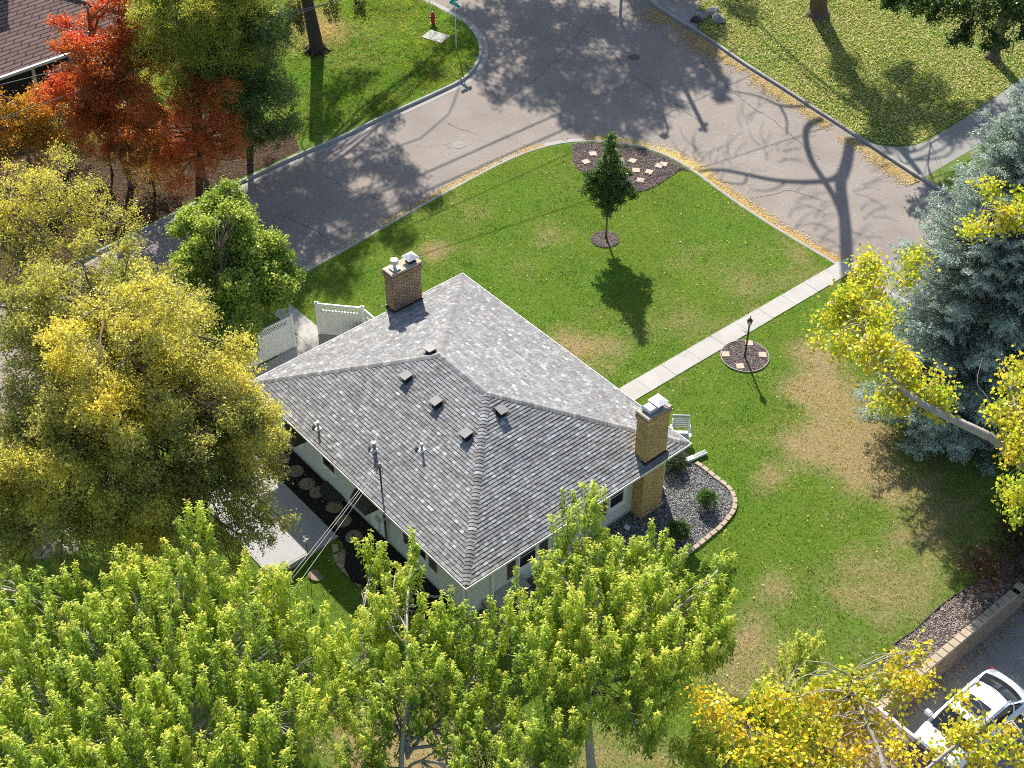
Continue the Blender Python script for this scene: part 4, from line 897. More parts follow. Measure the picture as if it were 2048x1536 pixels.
# street corner furniture
t = thing('fire_hydrant', 'red fire hydrant on the shaded grass by the street corner', 'fire hydrant', G(866, 47))
mb = MB(); mb.lathe((0, 0, 0), [(.17, 0), (.17, .05), (.12, .06), (.12, .50), (.15, .52), (.15, .56), (.125, .57), (.12, .66), (.07, .74), (.03, .76), (.03, .80)], 16); part('body', mb, 'hydrant', t)
for a in (0, math.pi/2, math.pi): mb = MB(); c, s = math.cos(a), math.sin(a); mb.cyl((0, 0, .42), (.21*c, .21*s, .42), .055, n=10); mb.cyl((.19*c, .19*s, .42), (.23*c, .23*s, .42), .075, n=8); part('outlet', mb, 'hydrant', t)
tag(meshobj('hydrant_marker', MB().cyl((0, 0, 0), (.0, .0, 1.1), .02, n=6), 'pole_white', loc=G(861, 31)), 'thin white marker rod behind the red hydrant', 'marker')
t = thing('street_sign', 'white pole with teal street name blades at the street corner', 'street sign', G(912.5, 98))
mb = MB(); mb.cyl((0, 0, 0), (0, 0, 3.25), .032, n=10); part('pole', mb, 'pole_white', t)
for k, (a, z, lt) in enumerate(((ANG+.05, 2.72, .85), (AL+.1, 2.98, .8))):
    M = Matrix.Rotation(a, 4, 'Z'); mb = MB(); mb.box(-lt/2, lt/2, -.012, .012, z, z+.24, M); p = part('name_blade', mb, 'teal', t)
    mb = MB()
    for s in (-1, 1):
        mb.box(-lt/2+.02, lt/2-.02, s*.0135-.001, s*.0135+.001, z+.012, z+.022, M); mb.box(-lt/2+.02, lt/2-.02, s*.0135-.001, s*.0135+.001, z+.218, z+.228, M)
    part('blade_border', mb, 'lettering', p)
tag(meshobj('utility_cover', MB().box(-.72, .72, -.52, .52, -.03, .05, bev=.02), 'cover', loc=G(872, 74), rot=-.55), 'pale rectangular utility cover in the grass near the hydrant', 'utility cover')
for px, py, lb in ((918, 290, 'dark round manhole cover in the left street'), (1268, 114, 'round manhole cover in the shaded part of the crossing')):
    mb = MB(); n = 24; mb.lathe((0, 0, 0), [(.34, 0), (.34, .012), (.30, .014)], n)
    for k in range(-2, 3): w_ = math.sqrt(.27**2-(k*.1)**2); mb.box(-w_, w_, k*.1-.02, k*.1+.02, .014, .022)
    tag(meshobj('manhole_cover', mb, 'iron', loc=G(px, py, ZR)), lb, 'manhole cover')
# ------------------------------------------------------------------ retaining wall
t = thing('retaining_wall', 'tan block retaining wall stepping down to the lower driveway', 'retaining wall', LW(WX, 0, 0), ANG)
mb = MB()
for r_ in range(5):
    z0 = DZ-.03+r_*.19; y = -2.6-(r_ % 2)*.2
    while y < 6.2: mb.box(-.30, .10-.02*r_+RG.uniform(-.01, .01), y+.004, y+.396, z0, z0+.186, bev=.012); y += .4
part('block_courses', mb, 'retaining_face', t)
y = -2.5; k = 0
while y < 5.6:
    mb = MB(); mb.box(-.30, .02, y+.01, y+.33, -.0, .10, bev=.015); part('cap_block', mb, 'block', t); y += .345
mb = MB(); mb.box(-.34, -.02, 6.0, 6.32, .02, .12, bev=.015); mb.box(-.3, .0, 5.75, 6.3, -1.1, .0); part('cap_block', mb, 'block', t)
# ------------------------------------------------------------------ garage roof low in the frame
gx = WL(G(1688, 1392, 2.25)); t = thing('garage', 'brown shingled garage roof under the yellow leaves beside the white car', 'garage', LW(gx[0], -3.75, DZ), ANG)
mb = MB(); W_ = 5.2; mb.add([(0, 0, 3.35), (W_, 0, 3.35), (W_, -6.5, 3.35), (0, -6.5, 3.35), (W_/2, -2.6, 4.2), (W_/2, -3.9, 4.2), (0, 0, 3.25), (W_, 0, 3.25), (W_, -6.5, 3.25), (0, -6.5, 3.25)], [(1, 0, 4), (2, 1, 4, 5), (3, 2, 5), (0, 3, 5, 4), (0, 1, 7, 6), (1, 2, 8, 7), (2, 3, 9, 8), (3, 0, 6, 9), (6, 7, 8, 9)]); part('roof', mb, 'roof_brown_tile', t)
mb = MB(); mb.box(.4, W_-.4, -6.1, -.4, 0, 3.24); part('wall', mb, 'wall_paint', t)
mb = MB(); mb.box(0, W_, .0, .10, 3.27, 3.36); part('gutter', mb, 'white_paint', t)
mb = MB(); mb.box(1.6, 4.4, -.399, -.35, .0, 2.2); part('garage_door', mb, 'white_paint', t)

# ------------------------------------------------------------------ neighbour's house, top left
t = thing('neighbour_house', 'house across the street with purplish brown shingle roof and white gutter', 'house', LW(-29.2, 1.5, 0), ANG)
mb = MB(); X0, Y0 = -12.5, -24.; zr = 2.8; rs = 2.3
mb.add([(0, 0, zr), (X0, 0, zr), (X0, Y0, zr), (0, Y0, zr), (X0/2, X0/2, zr+rs), (X0/2, Y0-X0/2, zr+rs), (0, 0, zr-.12), (X0, 0, zr-.12), (X0, Y0, zr-.12), (0, Y0, zr-.12)], [(0, 1, 4), (1, 2, 5, 4), (2, 3, 5), (3, 0, 4, 5), (1, 0, 6, 7), (2, 1, 7, 8), (3, 2, 8, 9), (0, 3, 9, 6), (9, 8, 7, 6)]); rf = part('roof', mb, 'roof_brown_tile', t)
mb = MB(); mb.box(X0+.6, -1.6, Y0+.6, -.6, 0, 2.66); part('wall', mb, 'porch_dark', t)
mb = MB(); mb.box(-.02, .13, Y0, .02, zr-.10, zr+.03); mb.box(-1.6, 0, Y0, 0, zr-.2, zr-.125); part('gutter', mb, 'white_paint', t)
for y in (-2.6, -5.2, -7.4, -9.8): mb = MB(); mb.box(-.5, -.36, y-.07, y+.07, 0, 2.6); part('porch_post', mb, 'white_paint', t)
mb = MB(); cx, cy = -6.6, -6.0; mb.box(cx-.45, cx+.45, cy-.7, cy+.7, 3.6, 6.6); ch = part('chimney', mb, 'brick_tan', rf); mb = MB(); mb.box(cx-.52, cx+.52, cy-.77, cy+.77, 6.6, 6.72, bev=.02); part('chimney_crown', mb, 'stone_cap', ch) if False else part('chimney_crown', mb, 'stone_cap', rf)
mb = MB()
k = rs/(-X0/2)
for a, b in (((0, 0), (X0/2, X0/2)), ((X0/2, X0/2), (X0/2, Y0-X0/2))):
    z0 = zr; z1 = zr+rs if b[0] != a[0] else zr+rs; z0 = zr if a == (0, 0) else zr+rs
    mb.tube([(a[0], a[1], z0), (b[0], b[1], z1)], .1, 5)
part('ridge_cap', mb, 'brown_roof', rf)
# ------------------------------------------------------------------ white car on the lower driveway
t = thing('parked_car', 'white estate car with dark sunroof parked facing the garage on the lower driveway', 'car', LW(27.6, .05, DZ), ANG-math.pi/2)   # local +x = forward (towards the garage)
ST = [(-2.46, .46, .42, .62, .30), (-2.42, .40, .62, .80, .45), (-2.34, .34, .78, .92, .62), (-2.15, .30, .87, .98, .74), (-1.9, .29, .91, 1.0, .80), (-1.4, .28, .94, 1.00, .84), (0, .27, .95, .98, .86), (1.1, .27, .95, .97, .84), (1.5, .28, .94, .95, .80), (2.0, .30, .90, .86, .74), (2.28, .34, .80, .74, .62), (2.38, .42, .62, .60, .48)]
V = []; F = []; NN = 16
for x, zb, hw, zt_, hwt in ST:
    ring = [(hw*.9, zb), (hw, zb+.12), (hw+.01, (zb+zt_)/2), (hw-.02, zt_-.10), (hwt+.05, zt_-.02), (hwt*.6, zt_+.02), (hwt*.3, zt_+.035), (0, zt_+.04)]
    ring = ring+[(-a, b) for a, b in ring[::-1][1:]]
    V += [(x, a, b) for a, b in ring]
m_ = 15
for i in range(len(ST)-1):
    for k in range(m_): F.append((i*m_+k, (i+1)*m_+k, (i+1)*m_+(k+1) % m_, i*m_+(k+1) % m_))
F += [tuple(range(m_)), tuple(reversed(range((len(ST)-1)*m_, len(ST)*m_)))]
mb = MB(); mb.add(V, F); body = part('body', mb, 'car_paint', t, smooth=True)
RF = [(-1.5, .69, 1.35), (-1.12, .68, 1.45), (-.8, .68, 1.51), (-.5, .68, 1.53), (-.1, .67, 1.53), (.35, .64, 1.46), (.55, .63, 1.39)]
V = []; F = []
for x, hw, z in RF: V += [(x, hw, z-.05), (x, hw-.06, z), (x, hw*.4, z+.03), (x, -hw*.4, z+.03), (x, -hw+.06, z), (x, -hw, z-.05)]
for i in range(1, len(RF)-1):
    for k in range(5): F.append((i*6+k, (i+1)*6+k, (i+1)*6+k+1, i*6+k+1))
mb = MB(); mb.add(V, F); part('car_roof', mb, 'car_paint', t, smooth=True)
def pane(P, m, nm): mb = MB(); mb.add(P, [tuple(range(len(P)))]); return part(nm, mb, m, t)
pane([(.55, .60, 1.39), (.55, -.60, 1.39), (1.30, -.76, 1.0), (1.30, .76, 1.0)], 'glass_dark', 'windshield')
V = []; F = []
for j, (x, z, hw) in enumerate(((-1.12, 1.475, .60), (-1.4, 1.38, .66), (-1.68, 1.24, .71), (-1.92, 1.06, .74))):
    for i in range(9): q = -1+i/4; V.append((x-.14*(1-q*q)+.05, q*hw, z+.03*(1-q*q)))
for j in range(3):
    for i in range(8): F.append((j*9+i, j*9+i+1, j*9+10+i, j*9+9+i))
mb = MB(); mb.add(V, F); part('rear_window', mb, 'glass_dark', t, smooth=True)
mb = MB(); mb.tube([(-1.95, .1, 1.13), (-1.78, -.35, 1.25)], .012, 4); part('rear_wiper', mb, 'rubber', t)
V = []; F = []
for j, (x, z, hw) in enumerate(((-1.05, 1.47, .68), (-1.4, 1.34, .76), (-1.72, 1.18, .81), (-2.0, 1.02, .84), (-2.2, .98, .80))):
    for i in range(9): q = -1+i/4; V.append((x-.16*(1-q*q)+.06, q*hw, z-.02+.03*(1-q*q)))
for j in range(4):
    for i in range(8): F.append((j*9+i, j*9+i+1, j*9+10+i, j*9+9+i))
mb = MB(); mb.add(V, F); part('tailgate', mb, 'car_paint', t, smooth=True)
for s in (-1, 1):
    P = [(-1.75, .84*s, .99), (-1.45, .72*s, 1.27), (-.9, .685*s, 1.45), (-.2, .675*s, 1.47), (.5, .64*s, 1.36), (1.25, .80*s, .98)]; pane(P if s < 0 else P[::-1], 'glass_dark', 'side_window')
    mb = MB()
    for xp in (-1.25, -.1): mb.add([(xp-.05, .84*s, .98), (xp+.05, .84*s, .98), (xp+.03, .70*s, 1.47), (xp-.03, .70*s, 1.47)], [(0, 1, 2, 3)])
    part('door_pillar', mb, 'car_paint', t)
    mb = MB(); mb.tube([(-1.2, .62*s, 1.46), (-1.05, .62*s, 1.53), (-.2, .61*s, 1.57), (.15, .60*s, 1.50)], .02, 6); part('roof_rail', mb, 'galv', t)
    mb = MB(); mb.box(.95, 1.13, min(.92*s, 1.14*s), max(.92*s, 1.14*s), 1.0, 1.15, bev=.03); part('wing_mirror', mb, 'car_paint', t)
    mb = MB(); mb.add([(2.12, .52*s, .80), (2.32, .50*s, .66), (2.26, .80*s, .66), (2.05, .84*s, .78)], [(0, 1, 2, 3), (3, 2, 1, 0)]); part('headlight', mb, 'lamp_glass', t)
    mb = MB(); mb.box(-2.40, -2.30, min(.55*s, .86*s), max(.55*s, .86*s), .72, .84); part('tail_light', mb, 'hydrant', t)
    for xw in (-1.45, 1.42):
        mb = MB(); mb.cyl((xw, .72*s, .33), (xw, .955*s, .33), .33, n=22); wv = part('wheel', mb, 'rubber', t); mb = MB(); mb.cyl((xw, .95*s, .33), (xw, .97*s, .33), .21, n=14); part('rim', mb, 'galv', wv)
mb = MB(); mb.box(-.35, .25, -.42, .42, 1.545, 1.566, bev=.005); part('sunroof', mb, 'glass_dark', t)

# ================================================================== TREES
def foliage(name, parent, P, D, N, L, Wd, col, m='leaf_green', fold=.25):
    """P base points, D direction, N approximate normal (unit), L, Wd per-leaf size"""
    D = D/(np.linalg.norm(D, axis=1)[:, None]+1e-9); S = np.cross(D, N); S /= (np.linalg.norm(S, axis=1)[:, None]+1e-9); U = np.cross(S, D)
    L = L[:, None]; W2 = Wd[:, None]/2
    V = np.stack([P, P+D*L*.5-S*W2+U*W2*fold, P+D*L-U*L*.06, P+D*L*.5+S*W2+U*W2*fold], 1)
    return quadmesh(name, V, m, parent=parent, loc=np.array(parent.location), col=np.clip(col, 0, 1))
def rdir(rg, n, up=0.): v = rg.normal(size=(n, 3)); v[:, 2] += up; return v/np.linalg.norm(v, axis=1)[:, None]
def palette(rg, n, pal, key=None, jit=.18):
    pal = np.array(pal); k = rg.random(n) if key is None else np.clip(key+rg.normal(0, .13, n), 0, .999); x = k*(len(pal)-1); i = x.astype(int); f = (x-i)[:, None]
    return (pal[i]*(1-f)+pal[np.minimum(i+1, len(pal)-1)]*f)*rg.uniform(1-jit, 1+jit, (n, 1))
def curve(a, b, rg, sag=.12, n=5):
    a = np.asarray(a, float); b = np.asarray(b, float); L = np.linalg.norm(b-a); o = rg.normal(size=3)*L*sag; o[2] += L*.08
    return [tuple(a*(1-t)+b*t+o*math.sin(math.pi*t)) for t in np.linspace(0, 1, n)]
DM = 4.2; NLEAF = [0]
def tree(name, label, base, top, lobes, leaf, pal, seed, bark='bark', r0=.2, dens=26, clump=.42, cover=1., limbs=14, m='leaf_green', up=.35, droop=0., ht0=.35, group=None, cat='tree', colmap=None, flat=1., lr=1.):
    """lobes: (x,y,z,r[,rz]) world; leaf: (len, width, leaves per clump)"""
    rg = np.random.default_rng(seed); base = np.asarray(base, float); top = np.asarray(top, float)
    t = thing(name, label, cat, tuple(base), group=group); mb = MB(); TP = np.array(curve(base, top, rg, .02, 7)); H = np.linalg.norm(top-base)
    mb.tube([tuple(p) for p in TP], list(np.linspace(r0, r0*.28, 7)), 8); mb.lathe(tuple(base), [(r0*1.6, -.05), (r0*1.15, .18), (r0*.98, .5)], 8)
    Pc, Lc = [], []
    for lb in lobes:
        c = np.array(lb[:3]); r = lb[3]; rzz = lb[4] if len(lb) > 4 else r
        f = np.clip((c[2]-rzz*1.1-base[2])/(top[2]-base[2]+1e-6), ht0, .93); a = base*(1-f)+top*f
        lp = curve(a, c, rg, .10, 6); rr = lr*max(.02, min(r0*.5, .035*r+.02)); mb.tube(lp, list(np.linspace(rr*1.3, rr*.55, 6)), 6)
        n = max(8, int(DM*dens*cover*(r*r+2*r*rzz)/3)); d = rdir(rg, n); d[:, 2] = np.where(d[:, 2] < -.45, -d[:, 2]*.6, d[:, 2])
        rad = rg.uniform(.35, 1.0, n)**.45; q = c+d*np.array([r, r, rzz])*rad[:, None]*(1+.12*rg.normal(size=(n, 1))); Pc.append(q)
        for p in q[rg.permutation(n)[:limbs]]:
            s = np.array(lp[int(rg.integers(3, 6))]); mb.tube(curve(s, p, rg, .10, 4), [rr*.38, rr*.26, rr*.16, .006], 4)
    Pc = np.concatenate(Pc); k = leaf[2]; n = len(Pc)*k; idx = np.repeat(np.arange(len(Pc)), k)
    # leaves hang on short twigs leaving each clump centre
    tw = rdir(rg, len(Pc)*6, .25).reshape(-1, 6, 3); ti = rg.integers(0, 6, n); s_ = rg.uniform(0, 1, n)
    Q = Pc[idx]+tw[idx, ti]*(clump*s_)[:, None]*np.array([1, 1, flat])+rg.normal(size=(n, 3))*clump*.13
    D = rdir(rg, n, -.2-droop); N = rdir(rg, n, up*2.2)
    key = .5*rg.random(len(Pc))[idx]+.5*vnoise(Q[:, 0]+Q[:, 2], Q[:, 1]-Q[:, 2], 1.7, seed % 50) if colmap is None else colmap(Q, rg)
    col = palette(rg, n, pal, key)
    NLEAF[0] += n; print('LEAVES', name, n)
    foliage('crown', t, Q, D, N, leaf[0]*rg.uniform(.6, 1.25, n), leaf[1]*rg.uniform(.7, 1.2, n), col, m)
    wpart('trunk', mb, bark, t, smooth=True)
    return t
def LP(px, py, z, r, rzz=None): p = G(px, py, z); return (p[0], p[1], z, r, rzz or r)
def SP(px, py, z, r, rzz=None): p = G(px, py)-SHD*z; return (p[0], p[1], z, r, rzz or r)
def blob(lobes, n, seed, k=.78, core=.66, lo=.26, hi=.46, grow=1.):
    """break big lobes into smaller ones on their surface so the outline is uneven"""
    rg = np.random.default_rng(seed); out = []
    for (x, y, z, r, q) in lobes:
        r *= grow; q *= grow
        out.append((x, y, z, r*core, q*core)); m = max(3, int(n*r*r/6))
        for d in rdir(rg, m, .25): s = rg.uniform(lo, hi)*min(r, 1.6+.3*r); f = rg.uniform(.85, 1.15); out.append((x+d[0]*r*k*f, y+d[1]*r*k*f, z+d[2]*q*k*f, s, s*rg.uniform(.7, 1.1)))
    return out
# --- young maple in the lawn
b = G(1212, 476); tp = b+[0, 0, 5.75]
lob = []
for z, r, dx in ((1.55, .3, 0), (1.9, .42, -.1), (2.25, .75, .05), (2.7, .95, -.05), (3.2, .98, 0.03), (3.7, .80, -.03), (4.2, .52, .04), (4.7, .36, 0), (5.15, .28, .02), (5.5, .2, 0)):
    lob.append((b[0]+dx, b[1], z, r*.95, .40))
lob += [(b[0]-1.0, b[1]+.1, 2.75, .34, .3), (b[0]+1.05, b[1], 2.45, .36, .28), (b[0]+.85, b[1]-.3, 3.0, .34, .3), (b[0]-.85, b[1], 3.5, .3, .28), (b[0]+.8, b[1]+.2, 3.65, .28, .25)]
tree('young_tree', 'slender young tree with dark green crown standing in a round mulch ring on the lawn', b, tp, lob, (.115, .085, 26), [(.035, .08, .022), (.06, .12, .035), (.09, .16, .05), (.18, .23, .12)], 11, 'bark', .05, 34, .22, 1.15, 5, ht0=.28)
# --- light green maple by the fence
b = G(472, 705); lob = blob([LP(455, 470, 4.6, 1.55), LP(520, 560, 3.3, 1.6), LP(410, 560, 3.0, 1.4), LP(455, 620, 2.2, 1.5), LP(430, 410, 5.6, .8), LP(450, 390, 6., .5), LP(470, 450, 5., 1.1), LP(560, 520, 3.6, .9), LP(380, 460, 4.5, .8), LP(545, 605, 2.0, .85), LP(585, 560, 3.0, .5), LP(470, 430, 5.4, .9), LP(480, 690, 1.8, 1.1), LP(500, 500, 4.4, 1.2), LP(420, 510, 4.2, 1.2), LP(560, 580, 3.1, .9)], 10, 5, grow=1.12)
tree('maple_tree', 'light green maple between the big yellow tree and the white fence', b, b+[0, 0, 6.0], lob, (.12, .095, 26), [(.11, .20, .04), (.22, .33, .07), (.37, .45, .12), (.52, .56, .20)], 12, 'bark', .06, 17, .34, 2.3, 1, lr=.45)
# --- big yellow locust at the left
YP = [(.20, .22, .08), (.33, .34, .11), (.47, .46, .13), (.58, .54, .13), (.62, .54, .11)]
def ymap(Q, rg):
    v = vnoise(Q[:, 0], Q[:, 1]+Q[:, 2]*.5, 2.2, 21); v2 = vnoise(Q[:, 0], Q[:, 1]+Q[:, 2], .7, 22); return np.clip(.25+(v-.5)*.75+(v2-.5)*.6+(Q[:, 2]-6)*.03+rg.normal(0, .1, len(v)), 0, .97)
b = G(300, 985); lob = blob([LP(240, 590, 8.5, 2.2), LP(360, 690, 7., 2.0), LP(300, 720, 8.5, 3.0), LP(440, 790, 6.8, 2.5), LP(180, 800, 8., 3.0), LP(80, 660, 8., 2.6), LP(340, 890, 6., 2.6), LP(500, 900, 4.4, 1.6), LP(200, 960, 5.5, 2.6), LP(60, 900, 6., 2.8), LP(440, 990, 4.0, 2.0), LP(540, 870, 4.2, .8), LP(50, 1050, 4.5, 2.), LP(520, 1040, 3.0, 1.1), LP(160, 1080, 4.6, 1.8), LP(340, 740, 7.5, 2.1), LP(250, 820, 7.8, 2.4), LP(460, 790, 5.6, 1.2), LP(130, 700, 8, 2.3), LP(300, 640, 7.6, 1.9), LP(80, 1000, 5, 2.), LP(260, 1050, 4.6, 1.9), LP(160, 900, 6.4, 2.2), LP(400, 940, 5, 1.8), LP(330, 1040, 4.0, 2.2), LP(480, 1070, 3.4, 1.3), LP(430, 1100, 3.4, 1.3), LP(500, 810, 6.6, 1.2), LP(490, 880, 6, 1.5), LP(540, 960, 3.5, .9), LP(505, 1000, 4, 1.4), LP(30, 1080, 4, 1.8), LP(200, 1080, 4, 1.8), LP(320, 1100, 3.6, 1.6)], 13, 8, .86, .6, .16, .34)
tree('locust_tree', 'huge olive and yellow leaved tree covering the left side and roof corner', b, b+[0, .5, 9.0], lob, (.12, .06, 34), YP, 13, 'bark', .32, 10, .42, 1.45, 5, colmap=ymap)
b = G(120, 760); lob = blob([LP(110, 430, 9., 2.5), LP(190, 480, 8.5, 2.0), LP(30, 520, 8.5, 2.4), LP(220, 570, 7.5, 1.6), LP(140, 590, 8., 2.2), LP(20, 400, 9, 1.5), LP(-60, 480, 8, 2.4)], 13, 9, .86, .6, .16, .34)
tree('locust_tree', 'round topped yellow green tree with upright limbs, below the orange shrubs', b, b+[-.5, .6, 10.], lob, (.105, .05, 24), [(.21, .23, .07), (.36, .37, .10), (.50, .47, .11), (.60, .54, .11)], 14, 'bark', .25, 9, .42, 1.15, 9)
# --- red maple and its companions
def redmap(Q, rg):
    zz = (Q[:, 2]-2)/9.; return np.clip(zz*.75+(vnoise(Q[:, 0], Q[:, 1]+Q[:, 2], 1.4, 31)-.5)*.8+.12, 0, .97)
RP = [(.20, .12, .035), (.26, .09, .03), (.38, .11, .03), (.48, .12, .035), (.50, .075, .045)]
b = G(265, 370); lob = blob([LP(222, 15, 9.4, 1.3), LP(215, 110, 8., 1.9), LP(150, 175, 7., 1.9), LP(255, 200, 6.4, 2.0), LP(190, 265, 5., 1.7), LP(270, 300, 3.8, 1.4), LP(125, 50, 8.5, .45), LP(140, 90, 8.2, .7), LP(300, 130, 7, 1.2), LP(250, 90, 7.6, 1.2)], 9, 10, grow=1.05)
tree('red_maple', 'bright red and orange maple in front of the brown roof', b, b+[-.4, .3, 9.8], lob, (.12, .08, 24), RP, 15, 'bark', .2, 13, .36, 1.7, 6, colmap=redmap)
b = G(415, 375); lob = blob([LP(400, 215, 4.6, 1.5), LP(440, 265, 3.6, 1.2), LP(340, 330, 2.6, 1.2), LP(350, 250, 4., 1.3), LP(470, 300, 2.4, .7), LP(380, 150, 5.6, 1.1), LP(300, 300, 3.4, 1.4), LP(400, 300, 3, 1.2), LP(460, 250, 3.6, .9)], 8, 12, grow=1.25)
tree('red_maple', 'rust coloured small tree nearest the street curb beside the green trees', b, b+[-.3, .2, 5.6], lob, (.10, .07, 20), [(.26, .24, .08), (.38, .18, .06), (.50, .17, .06), (.58, .17, .06)], 16, 'bark', .13, 13, .34, 1.8, 7)
b = G(60, 330); lob = blob([LP(70, 220, 3.4, 1.5), LP(-10, 240, 3.4, 1.6), LP(110, 230, 3.2, 1.2), LP(30, 290, 2.4, 1.6), LP(110, 290, 2.2, 1.3), LP(-80, 260, 3, 2)], 9, 13, grow=1.0)
tree('orange_shrub', 'orange and yellow shrub mass at the left edge under the neighbour gutter', b, b+[0, 0, 4.], lob, (.10, .07, 20), [(.22, .19, .035), (.38, .22, .03), (.48, .24, .03), (.50, .20, .03)], 17, 'bark', .1, 12, .34, 1.7, 8, cat='shrub')
for i, (px, py, z, r, lb, pal) in enumerate(((140, 335, 2.2, 2.0, 'dull olive shrub between the orange mass and the round yellow tree', [(.12, .15, .06), (.24, .24, .09), (.36, .29, .12)]),
        (310, 385, 1.9, 1.9, 'tan and yellow shrub on the leaf covered bank under the red maple', [(.30, .25, .09), (.46, .36, .12), (.4, .22, .09)]),
        (225, 350, 2.2, 1.8, 'green and rust shrub at the foot of the red maple', [(.16, .20, .06), (.32, .27, .08), (.44, .18, .07)]))):
    g = G(px, py); tree('shrub', lb, g, g+[0, 0, z*1.3], blob([(g[0], g[1], z, r, z*.8)], 22, 40+i), (.10, .06, 20), pal, 41+i, 'bark_dark', .06, 13, .3, 1., 10, cat='shrub', ht0=.1)
# --- tall green trees behind, dropping shade over the street
b = G(500, 275); lob = blob([LP(500, 130, 5.5, 1.9), LP(540, 210, 3.6, 1.7), LP(450, 150, 5.6, 1.7), LP(540, 90, 6.6, 1.6), LP(490, 250, 2.4, 1.3), LP(420, 110, 6.6, 1.5), LP(555, 270, 2., 1.0), LP(470, 60, 7.8, 1.5), LP(480, 190, 4., 1.6), LP(410, 190, 4., 1.4), LP(520, 30, 8, 1.3)], 9, 14, grow=1.3)
tree('green_tree', 'dense blue green tree at the lawn edge left of the dark trunk', b, b+[0, 0, 8.5], lob, (.10, .06, 24), [(.04, .085, .035), (.085, .15, .065), (.15, .22, .08), (.26, .31, .1)], 18, 'bark_dark', .2, 13, .34, 2.0, 5)
b = G(400, 265); lob = blob([LP(370, 40, 9.2, 2.0), LP(440, 20, 9.6, 1.9), LP(340, 120, 7.4, 1.5), LP(430, 90, 8., 1.6), LP(310, 30, 9.2, 1.3), SP(600, 400, 11.5, 1.9), SP(650, 350, 11, 1.6), LP(380, -90, 11, 2.2), LP(450, -60, 11, 2.), LP(500, 15, 9, 1.2), LP(350, 180, 5.5, 1.3), LP(330, 75, 7.6, 1.3), LP(420, 150, 5.6, 1.2)], 8, 15, grow=1.25)
tree('green_tree', 'tall yellow green tree rising behind the red maple at the top of the frame', b, b+[0, .3, 12.], lob, (.11, .05, 24), [(.11, .16, .035), (.22, .28, .055), (.38, .40, .07), (.54, .48, .09)], 19, 'bark_dark', .25, 11, .38, 2.1, 6)
# dark trunked tree
b = G(633, 103); tpt = G(600, -60, 9.)
lob = blob([SP(700, 470, 14., 1.9), SP(780, 430, 14.5, 1.5), SP(660, 540, 14.5, 1.5), SP(560, 400, 12.5, 1.9), SP(640, 330, 11.5, 2.1), SP(760, 300, 12, 1.9), SP(830, 380, 12.5, 1.5), SP(520, 470, 13, 1.8), SP(800, 340, 12, 1.4), SP(700, 400, 12.5, 1.5)], 5, 16)
lob += blob([SP(700, 160, 9.5, 1.6), SP(760, 220, 10, 1.2), SP(650, 230, 9.5, 1.6), SP(860, 130, 9.5, 1.2), SP(930, 40, 9.5, 1.4), SP(900, 90, 9.8, 1.1)], 5, 17)
t = tree('dark_trunk_tree', 'tree with thick dark trunk on the bright lawn at the top of the frame', b, (b[0]-1.2, b[1]+1.5, 15.), lob, (.17, .11, 14), [(.03, .07, .015), (.07, .12, .025), (.13, .17, .04)], 20, 'bark_dark', .34, 8, .5, 1.9, 4)
mb = MB(); mb.tube([(b[0], b[1], -.1), (b[0]+.02, b[1]+.02, .5), (b[0]-.25, b[1]+.2, 3.), (b[0]-.8, b[1]+.8, 7.5)], [.55, .40, .34, .3], 10)
for a in range(7): mb.tube([(b[0]+.25*math.cos(a*.9), b[1]+.25*math.sin(a*.9), .4), (b[0]+.75*math.cos(a*.9), b[1]+.75*math.sin(a*.9), .02), (b[0]+1.1*math.cos(a*.9+.2), b[1]+1.1*math.sin(a*.9+.2), -.06)], [.13, .08, .04], 5)
wpart('lower_trunk', mb, 'bark_dark', t, smooth=True)
# hanging sprays of it inside the frame
rgx = np.random.default_rng(77); Pn = []
for px, py, z, n_ in ((572, 18, 7.5, 5), (590, 10, 7.5, 5), (665, 5, 7.5, 3), (560, 30, 7., 3), (720, 2, 7.5, 3), (600, 25, 7, 3)):
    for _ in range(n_*3):
        c = G(px+rgx.normal(0, 7), py+rgx.normal(0, 6), z); k = 60; s_ = rgx.uniform(0, 1, k)[:, None]; Pn.append(c+np.array([0, 0, -1.])*s_*rgx.uniform(.5, 1.1)+rgx.normal(size=(k, 3))*.06)
Pn = np.concatenate(Pn); n = len(Pn); foliage('hanging_spray', t, Pn, rdir(rgx, n, -1.2), rdir(rgx, n), np.full(n, .13), np.full(n, .05), palette(rgx, n, [(.03, .045, .02), (.07, .09, .03), (.12, .10, .04)]))
# --- trees standing beyond the frame whose shade lies on the street
def shade_tree(name, label, base, spots, leaf, seed, dens=8, pal=None, cover=.8, **kw):
    c = np.mean([s[:3] for s in spots], 0); top = (c[0], c[1], max(s[2] for s in spots)+.5)
    return tree(name, label, base, top, blob(spots, 5, seed), leaf, pal or [(.03, .07, .015), (.07, .12, .03), (.12, .16, .04)], seed, 'bark', .3, dens, .5, cover*1.25, 4, **kw)
shade_tree('tall_tree', 'tall broadleaf tree beyond the crossing whose shade covers the upper street', (0.5, 96, 0), [SP(1000, 60, 13, 2.4), SP(1100, 50, 14, 2.6), SP(1180, 90, 14.5, 2.5), SP(1040, 130, 14, 2.1), SP(1120, 160, 15, 2.2), SP(1000, 170, 14, 1.3), SP(1150, 225, 15, 1.5), SP(1230, 200, 15.5, 1.9), SP(960, 20, 13, 1.6), SP(1080, 190, 15, 1.2), SP(960, 130, 13, 1.2), SP(1100, 110, 14, 2.0), SP(1180, 20, 14, 2.4), SP(1050, 0, 13.5, 2.5)], (.2, .14, 14), 51, 9, cover=1.)
